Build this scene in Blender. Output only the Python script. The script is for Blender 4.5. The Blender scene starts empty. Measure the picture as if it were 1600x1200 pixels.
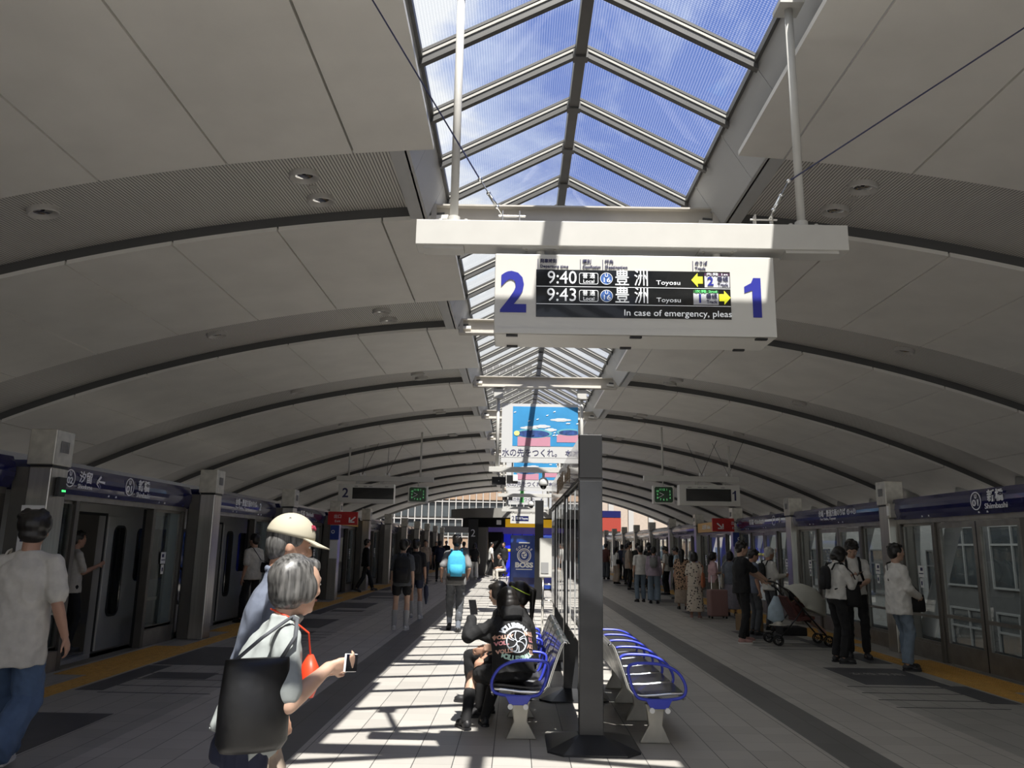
import bpy, bmesh, math, random
from mathutils import Vector, Matrix, Quaternion
PI = math.pi
R = math.radians
random.seed(7)
SC = bpy.context.scene
COL = SC.collection

# ------------------------------------------------------------------ camera
cam_data = bpy.data.cameras.new('camera')
cam = bpy.data.objects.new('camera', cam_data)
COL.objects.link(cam)
cam_data.sensor_fit = 'HORIZONTAL'
cam_data.sensor_width = 36.0
cam_data.lens = 36.0 * 1230.0 / 1600.0
cam_data.clip_start = 0.05
cam_data.clip_end = 600
cam.matrix_world = Matrix(((0.99983872, -0.01599742, 0.00816129, 0),
                           (0.00477835, -0.20108882, -0.97956136, 0),
                           (0.0173116, 0.97944238, -0.20097994, 1.6),
                           (0, 0, 0, 1)))
SC.camera = cam

# ------------------------------------------------------------------ sky
world = bpy.data.worlds.new('sky')
SC.world = world
world.use_nodes = True
wn = world.node_tree.nodes
wl = world.node_tree.links
wn.clear()
w_out = wn.new('ShaderNodeOutputWorld')
w_bg = wn.new('ShaderNodeBackground')
w_tc = wn.new('ShaderNodeTexCoord')
w_map = wn.new('ShaderNodeMapping')
w_map.inputs['Scale'].default_value = (1.0, 1.0, 1.5)
w_noise = wn.new('ShaderNodeTexNoise')
w_noise.inputs['Scale'].default_value = 3.1
w_noise.inputs['Detail'].default_value = 9
w_noise.inputs['Roughness'].default_value = 0.58
w_noise.inputs['Distortion'].default_value = 0.25
w_sep = wn.new('ShaderNodeSeparateXYZ')
w_bias = wn.new('ShaderNodeMath'); w_bias.operation = 'MULTIPLY_ADD'
w_bias.inputs[1].default_value = -0.85
w_ramp = wn.new('ShaderNodeValToRGB')
w_ramp.color_ramp.elements[0].position = 0.34
w_ramp.color_ramp.elements[0].color = (0.13, 0.22, 0.58, 1)
w_ramp.color_ramp.elements[1].position = 0.545
w_ramp.color_ramp.elements[1].color = (0.86, 0.88, 0.90, 1)
e_ = w_ramp.color_ramp.elements.new(0.46)
e_.color = (0.45, 0.54, 0.78, 1)
wl.new(w_tc.outputs['Generated'], w_map.inputs['Vector'])
wl.new(w_map.outputs['Vector'], w_noise.inputs['Vector'])
wl.new(w_tc.outputs['Generated'], w_sep.inputs[0])
w_clamp = wn.new('ShaderNodeClamp'); w_clamp.inputs['Min'].default_value = -0.35; w_clamp.inputs['Max'].default_value = 0.35
wl.new(w_sep.outputs['X'], w_clamp.inputs['Value'])
wl.new(w_clamp.outputs[0], w_bias.inputs[0])
wl.new(w_noise.outputs['Fac'], w_bias.inputs[2])
wl.new(w_bias.outputs[0], w_ramp.inputs['Fac'])
w_haze = wn.new('ShaderNodeMix'); w_haze.data_type = 'RGBA'
w_haze.inputs[6].default_value = (0.66, 0.66, 0.65, 1)
w_hr = wn.new('ShaderNodeMapRange'); w_hr.inputs[1].default_value = 0.0; w_hr.inputs[2].default_value = 0.45
wl.new(w_sep.outputs['Z'], w_hr.inputs[0]); wl.new(w_hr.outputs[0], w_haze.inputs[0])
wl.new(w_ramp.outputs['Color'], w_haze.inputs[7])
wl.new(w_haze.outputs[2], w_bg.inputs['Color'])
w_bg.inputs['Strength'].default_value = 0.92
wl.new(w_bg.outputs[0], w_out.inputs[0])

# ------------------------------------------------------------------ sun
sun_data = bpy.data.lights.new('sun', 'SUN')
sun_data.energy = 9.4
sun_data.angle = R(0.53)
sun_data.color = (1.0, 0.95, 0.87)
sun = bpy.data.objects.new('sun', sun_data)
COL.objects.link(sun)
sun.location = (3, -8, 20)
sun.rotation_mode = 'QUATERNION'
sun.rotation_quaternion = Vector((-0.13, 0.50, -1.0)).to_track_quat('-Z', 'Y')

SC.view_settings.view_transform = 'Standard'
SC.view_settings.look = 'None'
SC.view_settings.gamma = 1.0
SC.view_settings.use_curve_mapping = False
SC.view_settings.exposure = 0.2
SC.cycles.use_denoising = True
SC.cycles.max_bounces = 9
SC.cycles.diffuse_bounces = 5
SC.cycles.glossy_bounces = 4
SC.cycles.transparent_max_bounces = 14
SC.cycles.caustics_reflective = False
SC.cycles.caustics_refractive = False

# ------------------------------------------------------------------ materials
MATS = {}
def mat(name, col, rough=0.6, metal=0.0, noise=0.0, nscale=4.0, spec=0.5, emit=0.0, bump=0.0, bscale=60.0, stretch=None, coat=0.0):
    if name in MATS: return MATS[name]
    m = bpy.data.materials.new(name); m.use_nodes = True
    nt = m.node_tree; b = nt.nodes['Principled BSDF']
    c = (col[0], col[1], col[2], 1)
    b.inputs['Base Color'].default_value = c
    b.inputs['Roughness'].default_value = rough
    b.inputs['Metallic'].default_value = metal
    b.inputs['Specular IOR Level'].default_value = spec
    b.inputs['Coat Weight'].default_value = coat
    if emit > 0:
        b.inputs['Emission Color'].default_value = c
        b.inputs['Emission Strength'].default_value = emit
    tc = nt.nodes.new('ShaderNodeTexCoord')
    src = tc.outputs['Object']
    if stretch:
        mp = nt.nodes.new('ShaderNodeMapping'); mp.inputs['Scale'].default_value = stretch
        nt.links.new(src, mp.inputs['Vector']); src = mp.outputs['Vector']
    n = nt.nodes.new('ShaderNodeTexNoise'); n.inputs['Scale'].default_value = nscale
    n.inputs['Detail'].default_value = 5
    nt.links.new(src, n.inputs['Vector'])
    if noise > 0:
        mx = nt.nodes.new('ShaderNodeMix'); mx.data_type = 'RGBA'
        mx.inputs[6].default_value = tuple(max(0, x * (1 - noise)) for x in col) + (1,)
        mx.inputs[7].default_value = tuple(min(1, x * (1 + noise)) for x in col) + (1,)
        rp = nt.nodes.new('ShaderNodeMapRange')
        rp.inputs[1].default_value = 0.3; rp.inputs[2].default_value = 0.7
        nt.links.new(n.outputs['Fac'], rp.inputs[0])
        nt.links.new(rp.outputs[0], mx.inputs[0])
        nt.links.new(mx.outputs[2], b.inputs['Base Color'])
    if bump > 0:
        n2 = nt.nodes.new('ShaderNodeTexNoise'); n2.inputs['Scale'].default_value = bscale
        nt.links.new(src, n2.inputs['Vector'])
        bp = nt.nodes.new('ShaderNodeBump'); bp.inputs['Strength'].default_value = bump
        bp.inputs['Distance'].default_value = 0.01
        nt.links.new(n2.outputs['Fac'], bp.inputs['Height'])
        nt.links.new(bp.outputs[0], b.inputs['Normal'])
    MATS[name] = m
    return m

def glass_mat(name, tint=(0.9, 0.93, 0.93), refl=0.1, rough=0.01, frit=0.0):
    m = bpy.data.materials.new(name); m.use_nodes = True
    nt = m.node_tree; nt.nodes.clear()
    o = nt.nodes.new('ShaderNodeOutputMaterial')
    t = nt.nodes.new('ShaderNodeBsdfTransparent'); t.inputs[0].default_value = tint + (1,)
    g = nt.nodes.new('ShaderNodeBsdfGlossy'); g.inputs['Roughness'].default_value = rough
    lw = nt.nodes.new('ShaderNodeLayerWeight'); lw.inputs['Blend'].default_value = 0.5
    f = nt.nodes.new('ShaderNodeMath'); f.operation = 'POWER'; f.inputs[1].default_value = 4.0
    nt.links.new(lw.outputs['Facing'], f.inputs[0])
    mm = nt.nodes.new('ShaderNodeMath'); mm.operation = 'MULTIPLY_ADD'
    mm.inputs[1].default_value = 0.45; mm.use_clamp = True; mm.inputs[2].default_value = refl
    nt.links.new(f.outputs[0], mm.inputs[0])
    ms = nt.nodes.new('ShaderNodeMixShader')
    nt.links.new(mm.outputs[0], ms.inputs[0])
    nt.links.new(t.outputs[0], ms.inputs[1]); nt.links.new(g.outputs[0], ms.inputs[2])
    last = ms
    if frit > 0:
        tc = nt.nodes.new('ShaderNodeTexCoord')
        v = nt.nodes.new('ShaderNodeTexVoronoi'); v.inputs['Scale'].default_value = 42; v.inputs['Randomness'].default_value = 0.0
        v.voronoi_dimensions = '2D'
        nt.links.new(tc.outputs['Object'], v.inputs['Vector'])
        ls = nt.nodes.new('ShaderNodeMath'); ls.operation = 'LESS_THAN'; ls.inputs[1].default_value = 0.36
        nt.links.new(v.outputs['Distance'], ls.inputs[0])
        ml = nt.nodes.new('ShaderNodeMath'); ml.operation = 'MULTIPLY'; ml.inputs[1].default_value = frit
        nt.links.new(ls.outputs[0], ml.inputs[0])
        d = nt.nodes.new('ShaderNodeBsdfTranslucent'); d.inputs[0].default_value = (0.8, 0.8, 0.8, 1)
        m2 = nt.nodes.new('ShaderNodeMixShader')
        nt.links.new(ml.outputs[0], m2.inputs[0])
        nt.links.new(ms.outputs[0], m2.inputs[1]); nt.links.new(d.outputs[0], m2.inputs[2])
        last = m2
    nt.links.new(last.outputs[0], o.inputs[0])
    MATS[name] = m
    return m

def floor_mat():
    m = bpy.data.materials.new('paving'); m.use_nodes = True
    nt = m.node_tree; b = nt.nodes['Principled BSDF']; N = nt.nodes.new; L = nt.links.new
    tc = N('ShaderNodeTexCoord')
    sp = N('ShaderNodeSeparateXYZ'); L(tc.outputs['Object'], sp.inputs[0])
    def grid(outp, period, off, width):
        a = N('ShaderNodeMath'); a.operation = 'ADD'; a.inputs[1].default_value = off; L(outp, a.inputs[0])
        d = N('ShaderNodeMath'); d.operation = 'DIVIDE'; d.inputs[1].default_value = period; L(a.outputs[0], d.inputs[0])
        f = N('ShaderNodeMath'); f.operation = 'FRACT'; L(d.outputs[0], f.inputs[0])
        l = N('ShaderNodeMath'); l.operation = 'LESS_THAN'; l.inputs[1].default_value = width / period; L(f.outputs[0], l.inputs[0])
        fl = N('ShaderNodeMath'); fl.operation = 'FLOOR'; L(d.outputs[0], fl.inputs[0])
        return l.outputs[0], fl.outputs[0]
    gx, ix = grid(sp.outputs['X'], 0.295, 50 * 0.295 + 0.45, 0.007)
    gy, iy = grid(sp.outputs['Y'], 0.295, 30.0, 0.004)
    mx = N('ShaderNodeMath'); mx.operation = 'MAXIMUM'; L(gx, mx.inputs[0])
    hy = N('ShaderNodeMath'); hy.operation = 'MULTIPLY'; hy.inputs[1].default_value = 0.55; L(gy, hy.inputs[0])
    L(hy.outputs[0], mx.inputs[1])
    cb = N('ShaderNodeCombineXYZ'); L(ix, cb.inputs[0]); L(iy, cb.inputs[1])
    wn_ = N('ShaderNodeTexWhiteNoise'); L(cb.outputs[0], wn_.inputs['Vector'])
    n = N('ShaderNodeTexNoise'); n.inputs['Scale'].default_value = 1.3; n.inputs['Detail'].default_value = 6; L(tc.outputs['Object'], n.inputs['Vector'])
    ad = N('ShaderNodeMath'); ad.operation = 'ADD'; L(wn_.outputs['Value'], ad.inputs[0]); L(n.outputs['Fac'], ad.inputs[1])
    r = N('ShaderNodeMapRange'); r.inputs[1].default_value = 0.3; r.inputs[2].default_value = 1.7; r.inputs[3].default_value = 0.88; r.inputs[4].default_value = 1.10
    L(ad.outputs[0], r.inputs[0])
    # darker bands that run along the platform and a greyer waiting zone beside each edge
    def band(x0, x1):
        g1 = N('ShaderNodeMath'); g1.operation = 'GREATER_THAN'; g1.inputs[1].default_value = x0; L(sp.outputs['X'], g1.inputs[0])
        l1 = N('ShaderNodeMath'); l1.operation = 'LESS_THAN'; l1.inputs[1].default_value = x1; L(sp.outputs['X'], l1.inputs[0])
        q = N('ShaderNodeMath'); q.operation = 'MULTIPLY'; L(g1.outputs[0], q.inputs[0]); L(l1.outputs[0], q.inputs[1])
        return q.outputs[0]
    s = N('ShaderNodeMath'); s.operation = 'ADD'; L(band(-2.1, -1.68), s.inputs[0]); L(band(2.55, 2.97), s.inputs[1])
    z = N('ShaderNodeMath'); z.operation = 'ADD'; L(band(-9.0, -3.25), z.inputs[0]); L(band(4.1, 9.0), z.inputs[1])
    c1 = N('ShaderNodeMix'); c1.data_type = 'RGBA'
    c1.inputs[6].default_value = (0.42, 0.40, 0.37, 1); c1.inputs[7].default_value = (0.14, 0.137, 0.135, 1); L(s.outputs[0], c1.inputs[0])
    c1b = N('ShaderNodeMix'); c1b.data_type = 'RGBA'; c1b.inputs[7].default_value = (0.31, 0.30, 0.28, 1)
    L(c1.outputs[2], c1b.inputs[6]); L(z.outputs[0], c1b.inputs[0])
    sc = N('ShaderNodeVectorMath'); sc.operation = 'SCALE'; L(c1b.outputs[2], sc.inputs[0]); L(r.outputs[0], sc.inputs['Scale'])
    c2 = N('ShaderNodeMix'); c2.data_type = 'RGBA'; c2.inputs[7].default_value = (0.07, 0.068, 0.065, 1)
    L(sc.outputs[0], c2.inputs[6]); L(mx.outputs[0], c2.inputs[0])
    L(c2.outputs[2], b.inputs['Base Color'])
    b.inputs['Roughness'].default_value = 0.42
    b.inputs['Specular IOR Level'].default_value = 0.35
    MATS['paving'] = m
    return m
floor_mat()
glass_mat('skylight_glass', (0.93, 0.95, 0.97), 0.02, 0.02, 0.10)
glass_mat('door_glass', (0.78, 0.82, 0.82), 0.03, 0.01)
mat('panel_white', (0.82, 0.80, 0.755), 0.55, noise=0.05, nscale=1.6)
mat('joint_dark', (0.02, 0.02, 0.02), 0.8)
mat('joint_and_rib_shade', (0.10, 0.10, 0.10), 0.5)
mat('white_paint', (0.55, 0.54, 0.51), 0.4, noise=0.03, nscale=6)
mat('fascia', (0.55, 0.555, 0.555), 0.38, noise=0.04, nscale=1.5)
mat('beam_cream', (0.55, 0.52, 0.47), 0.45, noise=0.04)
mat('rafter', (0.085, 0.083, 0.078), 0.45, noise=0.1)
mat('rafter_light', (0.45, 0.44, 0.40), 0.45)
mat('steel', (0.50, 0.48, 0.44), 0.30, 1.0, noise=0.14, nscale=3, stretch=(6, 6, 0.4))
mat('steel_dull', (0.30, 0.285, 0.26), 0.42, 0.8, noise=0.15, nscale=5)
mat('steel_cap', (0.55, 0.53, 0.47), 0.42, 0.85, noise=0.15, nscale=9)
mat('chrome', (0.82, 0.82, 0.80), 0.13, 1.0)
mat('frame_grey', (0.15, 0.14, 0.125), 0.4, 0.6, noise=0.08)
mat('navy', (0.012, 0.014, 0.085), 0.16, coat=0.3)
mat('navy_dark', (0.010, 0.012, 0.055), 0.35)
mat('blue', (0.018, 0.024, 0.30), 0.4)
mat('arm_blue', (0.05, 0.07, 0.55), 0.3)
mat('white', (0.85, 0.85, 0.84), 0.45)
mat('sign_white', (0.62, 0.61, 0.575), 0.35, noise=0.02, nscale=3)
mat('letter_white', (0.85, 0.86, 0.88), 0.4)
mat('black', (0.010, 0.010, 0.011), 0.45)
mat('black_gloss', (0.006, 0.006, 0.007), 0.08, coat=0.5)
mat('post_black', (0.030, 0.031, 0.034), 0.33, noise=0.25, nscale=3, coat=0.1)
mat('ink', (0.03, 0.03, 0.10), 0.6)
mat('grey', (0.30, 0.30, 0.30), 0.5)
mat('yellow_tile', (0.52, 0.30, 0.07), 0.6, noise=0.12, nscale=10)
mat('marking_dark', (0.055, 0.055, 0.062), 0.5, noise=0.15)
mat('marking_line', (0.32, 0.31, 0.29), 0.5)
mat('red', (0.50, 0.02, 0.02), 0.4)
mat('sky_blue', (0.05, 0.42, 0.85), 0.5)

# ------------------------------------------------------------------ mesh helpers
class MB:
    def __init__(s): s.v = []; s.f = []; s.m = []; s.cur = 0
    def add(s, vs, fs):
        o = len(s.v); s.v += [tuple(v) for v in vs]
        s.f += [tuple(i + o for i in f) for f in fs]; s.m += [s.cur] * len(fs); return s
    def box(s, x0, x1, y0, y1, z0, z1):
        vs = [(x, y, z) for x in (x0, x1) for y in (y0, y1) for z in (z0, z1)]
        return s.add(vs, [(0, 1, 3, 2), (4, 6, 7, 5), (0, 4, 5, 1), (2, 3, 7, 6), (0, 2, 6, 4), (1, 5, 7, 3)])
    def hexa(s, a, b):   # two quads (lists of 4) joined
        return s.add(list(a) + list(b), [(3, 2, 1, 0), (4, 5, 6, 7)] + [(i, (i + 1) % 4, 4 + (i + 1) % 4, 4 + i) for i in range(4)])
    def tube(s, pts, r, seg=10, cap=True, closed=False, rz=None):
        pts = [Vector(p) for p in pts]; n = len(pts)
        rs = r if isinstance(r, (list, tuple)) else [r] * n
        rings = []; up = None
        for i, p in enumerate(pts):
            if closed: t = pts[(i + 1) % n] - pts[i - 1]
            else: t = pts[min(i + 1, n - 1)] - pts[max(i - 1, 0)]
            if t.length < 1e-9: t = Vector((0, 0, 1))
            t.normalize()
            if up is None:
                up = Vector((0, 0, 1)) if abs(t.z) < 0.95 else Vector((1, 0, 0))
            a = t.cross(up)
            if a.length < 1e-6: a = t.cross(Vector((0, 1, 0)))
            a.normalize(); b = a.cross(t).normalized(); up = b
            rings.append([p + a * math.cos(2 * PI * k / seg) * rs[i] + b * math.sin(2 * PI * k / seg) * (rs[i] if rz is None else rz) for k in range(seg)])
        vs = [v for q in rings for v in q]; fs = []
        m = n if closed else n - 1
        for i in range(m):
            j = (i + 1) % n
            for k in range(seg):
                fs.append((i * seg + k, i * seg + (k + 1) % seg, j * seg + (k + 1) % seg, j * seg + k))
        if cap and not closed:
            fs.append(tuple(reversed(range(seg)))); fs.append(tuple((n - 1) * seg + k for k in range(seg)))
        return s.add(vs, fs)
    def cyl(s, c, r, h, seg=20, axis='z', r2=None):
        c = Vector(c); d = {'x': Vector((1, 0, 0)), 'y': Vector((0, 1, 0)), 'z': Vector((0, 0, 1))}[axis]
        return s.tube([c, c + d * h], [r, r if r2 is None else r2], seg)
    def sphere(s, c, rx, ry=None, rz=None, seg=14, rings=9, z0=-1.0, z1=1.0):
        ry = rx if ry is None else ry; rz = rx if rz is None else rz
        a0 = math.asin(max(-1, z0)); a1 = math.asin(min(1, z1)); vs = []; fs = []
        for i in range(rings + 1):
            a = a0 + (a1 - a0) * i / rings
            for k in range(seg):
                t = 2 * PI * k / seg
                vs.append((c[0] + rx * math.cos(a) * math.cos(t), c[1] + ry * math.cos(a) * math.sin(t), c[2] + rz * math.sin(a)))
        for i in range(rings):
            for k in range(seg):
                fs.append((i * seg + k, i * seg + (k + 1) % seg, (i + 1) * seg + (k + 1) % seg, (i + 1) * seg + k))
        fs.append(tuple(reversed(range(seg)))); fs.append(tuple(rings * seg + k for k in range(seg)))
        return s.add(vs, fs)
    def prism(s, poly, d):   # poly: planar list of 3D points, d: extrusion vector
        n = len(poly); d = Vector(d); a = [Vector(p) for p in poly]
        return s.add(a + [p + d for p in a], [tuple(reversed(range(n))), tuple(range(n, 2 * n))] + [(i, (i + 1) % n, n + (i + 1) % n, n + i) for i in range(n)])
    def build(s, name, mats, parent=None, smooth=False, bevel=0, fix=True):
        me = bpy.data.meshes.new(name)
        me.from_pydata(s.v, [], s.f)
        if not isinstance(mats, (list, tuple)): mats = [mats]
        for q in mats: me.materials.append(MATS[q] if isinstance(q, str) else q)
        for p, i in zip(me.polygons, s.m): p.material_index = i; p.use_smooth = smooth
        if fix:
            bm = bmesh.new(); bm.from_mesh(me); bmesh.ops.recalc_face_normals(bm, faces=bm.faces); bm.to_mesh(me); bm.free()
        me.update()
        o = bpy.data.objects.new(name, me); COL.objects.link(o)
        if bevel:
            b = o.modifiers.new('bevel', 'BEVEL'); b.width = bevel; b.segments = 2; b.limit_method = 'ANGLE'; b.angle_limit = R(40)
        if parent is not None: o.parent = parent
        return o

def box(name, m, x0, x1, y0, y1, z0, z1, parent=None, bevel=0):
    return MB().box(x0, x1, y0, y1, z0, z1).build(name, m, parent, bevel=bevel)

def tag(o, label=None, cat=None, group=None, kind=None):
    if label: o['label'] = label
    if cat: o['category'] = cat
    if group: o['group'] = group
    if kind: o['kind'] = kind
    return o
def thing(name, label, cat, loc=(0, 0, 0), rz=0.0, group=None):
    o = bpy.data.objects.new(name, None); COL.objects.link(o)
    o.empty_display_size = 0.1
    o.location = loc; o.rotation_euler = (0, 0, rz)
    return tag(o, label, cat, group)
def struct(o): o['kind'] = 'structure'; return o
def dup(root, loc=None, rz=None, label=None):
    r = root.copy(); COL.objects.link(r)
    if loc is not None: r.location = loc
    if rz is not None: r.rotation_euler = (0, 0, rz)
    if label: r['label'] = label
    for ch in list(root.children):
        c = ch.copy(); COL.objects.link(c); c.parent = r
        for g in list(ch.children):
            d = g.copy(); COL.objects.link(d); d.parent = c
    return r

def text(s, name, m, loc, size, face='-y', parent=None, width=None, bold=0.0, align='CENTER', depth=0.002, roll=0.0, shear=0.0, squash=1.0):
    cu = bpy.data.curves.new(name, 'FONT'); cu.body = s; cu.size = size
    cu.align_x = align; cu.align_y = 'CENTER'; cu.extrude = depth; cu.offset = bold; cu.shear = shear
    cu.resolution_u = 3
    t = bpy.data.objects.new(name, cu); COL.objects.link(t)
    dg = bpy.context.evaluated_depsgraph_get()
    me = bpy.data.meshes.new_from_object(t.evaluated_get(dg))
    bpy.data.objects.remove(t); bpy.data.curves.remove(cu)
    if len(me.vertices) == 0: return None
    xs = [v.co.x for v in me.vertices]; w = max(xs) - min(xs)
    if width:
        k = width / w
        for v in me.vertices: v.co.x *= k
    if squash != 1.0:
        for v in me.vertices: v.co.y *= squash
    base = {'-y': Matrix.Rotation(R(90), 4, 'X'),
            '+x': Matrix.Rotation(R(90), 4, 'Z') @ Matrix.Rotation(R(90), 4, 'X'),
            '-x': Matrix.Rotation(R(-90), 4, 'Z') @ Matrix.Rotation(R(90), 4, 'X'),
            '+y': Matrix.Rotation(R(180), 4, 'Z') @ Matrix.Rotation(R(90), 4, 'X'),
            '+z': Matrix.Identity(4)}[face]
    me.transform(Matrix.Translation(loc) @ base @ Matrix.Rotation(roll, 4, 'Z'))
    me.materials.clear(); me.materials.append(MATS[m] if isinstance(m, str) else m)
    o = bpy.data.objects.new(name, me); COL.objects.link(o)
    if parent is not None: o.parent = parent
    return o

# =================================================================== SETTING
BAY = 4.8
ROOF_X, ROOF_Z, ROOF_R = 0.45, -19.5, 24.9      # barrel vault
def arch(x, r=0.0):
    return ROOF_Z + math.sqrt(max(0.0, (ROOF_R + r) ** 2 - (x - ROOF_X) ** 2))
XL, XR = -5.6, 6.4          # platform door planes
SKY_X = 0.58                # skylight centre line
XO0, XO1 = -0.86, 2.10      # inner edges of the ceiling panels
XC0, XC1 = -1.10, 2.36      # inner edges of the ribbed soffit
XG0, XG1 = -0.92, 2.06      # eaves of the glazing
ZE, ZR = 5.80, 6.58         # eaves and ridge heights
YROOF0, NB = -5.7, 13
def ribs(k): return YROOF0 + k * BAY            # 8.7 = k 3
YEND = ribs(NB)

struct(box('floor', 'paving', -5.62, 6.42, -6, 66, -0.4, 0.0))
# track beds and walls below the platform edge
struct(box('ground', mat('concrete', (0.14, 0.135, 0.13), 0.8, noise=0.15, nscale=0.6), -12.5, -5.62, -8, 90, -1.6, -1.25))
struct(box('ground', 'concrete', 6.42, 12.6, -8, 90, -1.6, -1.25))
struct(box('ground', mat('asphalt', (0.10, 0.10, 0.10), 0.9, noise=0.2, nscale=0.3), -70, 90, -60, 190, -9.2, -9.0))

def arc_xs(x0, x1, n=10): return [x0 + (x1 - x0) * i / n for i in range(n + 1)]
def curved_slab(mb, x0, x1, y0, y1, r0, r1, th=0.03, n=5, z0f=None):
    xs = arc_xs(x0, x1, n); vs = []
    for x in xs:
        vs += [(x, y0, arch(x, r0)), (x, y1, arch(x, r1)), (x, y1, arch(x, r1 + th)), (x, y0, arch(x, r0 + th))]
    fs = [(0, 1, 2, 3), tuple(4 * n + i for i in (3, 2, 1, 0))]
    for i in range(n):
        a, b = 4 * i, 4 * i + 4
        fs += [(a + j, b + j, b + (j + 1) % 4, a + (j + 1) % 4) for j in range(4)]
    mb.add(vs, fs)
def soffit_mat():
    m = bpy.data.materials.new('ribbed_soffit'); m.use_nodes = True
    nt = m.node_tree; b = nt.nodes['Principled BSDF']
    tc = nt.nodes.new('ShaderNodeTexCoord'); sp = nt.nodes.new('ShaderNodeSeparateXYZ')
    nt.links.new(tc.outputs['Object'], sp.inputs[0])
    d = nt.nodes.new('ShaderNodeMath'); d.operation = 'DIVIDE'; d.inputs[1].default_value = 0.032
    nt.links.new(sp.outputs['X'], d.inputs[0])
    f = nt.nodes.new('ShaderNodeMath'); f.operation = 'PINGPONG'; f.inputs[1].default_value = 0.5
    nt.links.new(d.outputs[0], f.inputs[0])
    r = nt.nodes.new('ShaderNodeMapRange'); r.inputs[1].default_value = 0.10; r.inputs[2].default_value = 0.22
    nt.links.new(f.outputs[0], r.inputs[0])
    mx = nt.nodes.new('ShaderNodeMix'); mx.data_type = 'RGBA'
    mx.inputs[6].default_value = (0.20, 0.19, 0.18, 1); mx.inputs[7].default_value = (0.74, 0.72, 0.68, 1)
    nt.links.new(r.outputs[0], mx.inputs[0]); nt.links.new(mx.outputs[2], b.inputs['Base Color'])
    bp = nt.nodes.new('ShaderNodeBump'); bp.inputs['Strength'].default_value = 0.5; bp.inputs['Distance'].default_value = 0.01
    nt.links.new(r.outputs[0], bp.inputs['Height']); nt.links.new(bp.outputs[0], b.inputs['Normal'])
    b.inputs['Roughness'].default_value = 0.5
    MATS['ribbed_soffit'] = m
soffit_mat()
XE0, XE1 = -10.6, 11.6
# joints of the panels, 1.22 m apart, mirrored about the vault's axis
JO = [2.09 + 1.225 * i for i in range(8)]
PD = 3.15                    # depth of the smooth panels in one bay
for k in range(NB):
    y0 = ribs(k); y1 = y0 + BAY; ys = y0 + PD
    pn = MB(); so = MB(); dk = MB()
    for side in (-1, 1):
        ed = XO0 if side < 0 else XO1
        js = [ed] + [ROOF_X + side * j for j in JO if ROOF_X + side * j > XE0 and ROOF_X + side * j < XE1] + [XE0 if side < 0 else XE1]
        for a, b in zip(js[:-1], js[1:]):
            g = 0.011 * side
            curved_slab(pn, a + (g if a != ed else 0), b - g, y0, ys, 0.0, 0.0, 0.05)
        curved_slab(dk, ed + side * 0.05, js[-1], y0 + 0.04, ys - 0.03, 0.047, 0.047, 0.05, 14)
        c0 = XC0 if side < 0 else XC1
        for a, b in zip([c0] + js[1:-1], js[1:]):
            g = 0.003 * side
            curved_slab(so, a, b - g, ys - 0.005, y1 + 0.02, 0.035, 0.17, 0.03)
        # the upright face of the next panel's edge, coloured dark to include the shadow in the step
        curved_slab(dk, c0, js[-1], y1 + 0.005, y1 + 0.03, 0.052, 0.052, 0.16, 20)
    struct(pn.build('ceiling', 'panel_white'))
    struct(so.build('ceiling', 'ribbed_soffit'))
    struct(dk.build('ceiling', 'joint_and_rib_shade'))
# weather skin over the whole vault
sk = MB()
for side in (-1, 1):
    a, b = (XC0 - 0.10, XE0) if side < 0 else (XC1 + 0.10, XE1)
    curved_slab(sk, a, b, YROOF0, YEND, 0.35, 0.35, 0.08, 16)
for (a, y) in ((0, YROOF0 - 0.05), (0, YEND)):
    for s_ in (-1, 1):
        x0, x1 = (XC0, XE0) if s_ < 0 else (XC1, XE1)
        curved_slab(sk, x0, x1, y, y + 0.05, 0.0, 0.0, 0.40, 16)
struct(sk.build('ceiling', mat('roof_skin', (0.5, 0.5, 0.5), 0.5)))

# walls of the skylight well
for sx, xe, xg, nm in ((-1, XC0, XG0, 'wall_left'), (1, XC1, XG1, 'wall_right')):
    mb = MB()
    y = YROOF0
    while y < YEND - 0.01:
        y2 = min(y + 1.2, YEND)
        zb = arch(xe, 0.0)
        g = 0.004
        mb.hexa([(xe, y + g, zb - 0.0), (xe, y2 - g, zb - 0.0), (xe + sx * 0.05, y2 - g, zb), (xe + sx * 0.05, y + g, zb)],
                [(xg, y + g, ZE + 0.02), (xg, y2 - g, ZE + 0.02), (xg + sx * 0.06, y2 - g, ZE + 0.02), (xg + sx * 0.06, y + g, ZE + 0.02)])
        y = y2
    mb.hexa([(xe + sx * .03, YROOF0, zb), (xe + sx * .03, YEND, zb), (xe + sx * .2, YEND, zb), (xe + sx * .2, YROOF0, zb)],
            [(xg + sx * .04, YROOF0, ZE + .05), (xg + sx * .04, YEND, ZE + .05), (xg + sx * .3, YEND, ZE + .05), (xg + sx * .3, YROOF0, ZE + .05)])
    struct(mb.build(nm, 'fascia'))
    # eaves gutter line
    m2 = MB().box(min(xg, xg - sx * 0.03), max(xg, xg - sx * 0.03), YROOF0, YEND, ZE - 0.01, ZE + 0.06)
    struct(m2.build('trim_1' if sx < 0 else 'trim_2', 'rafter'))

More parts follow.
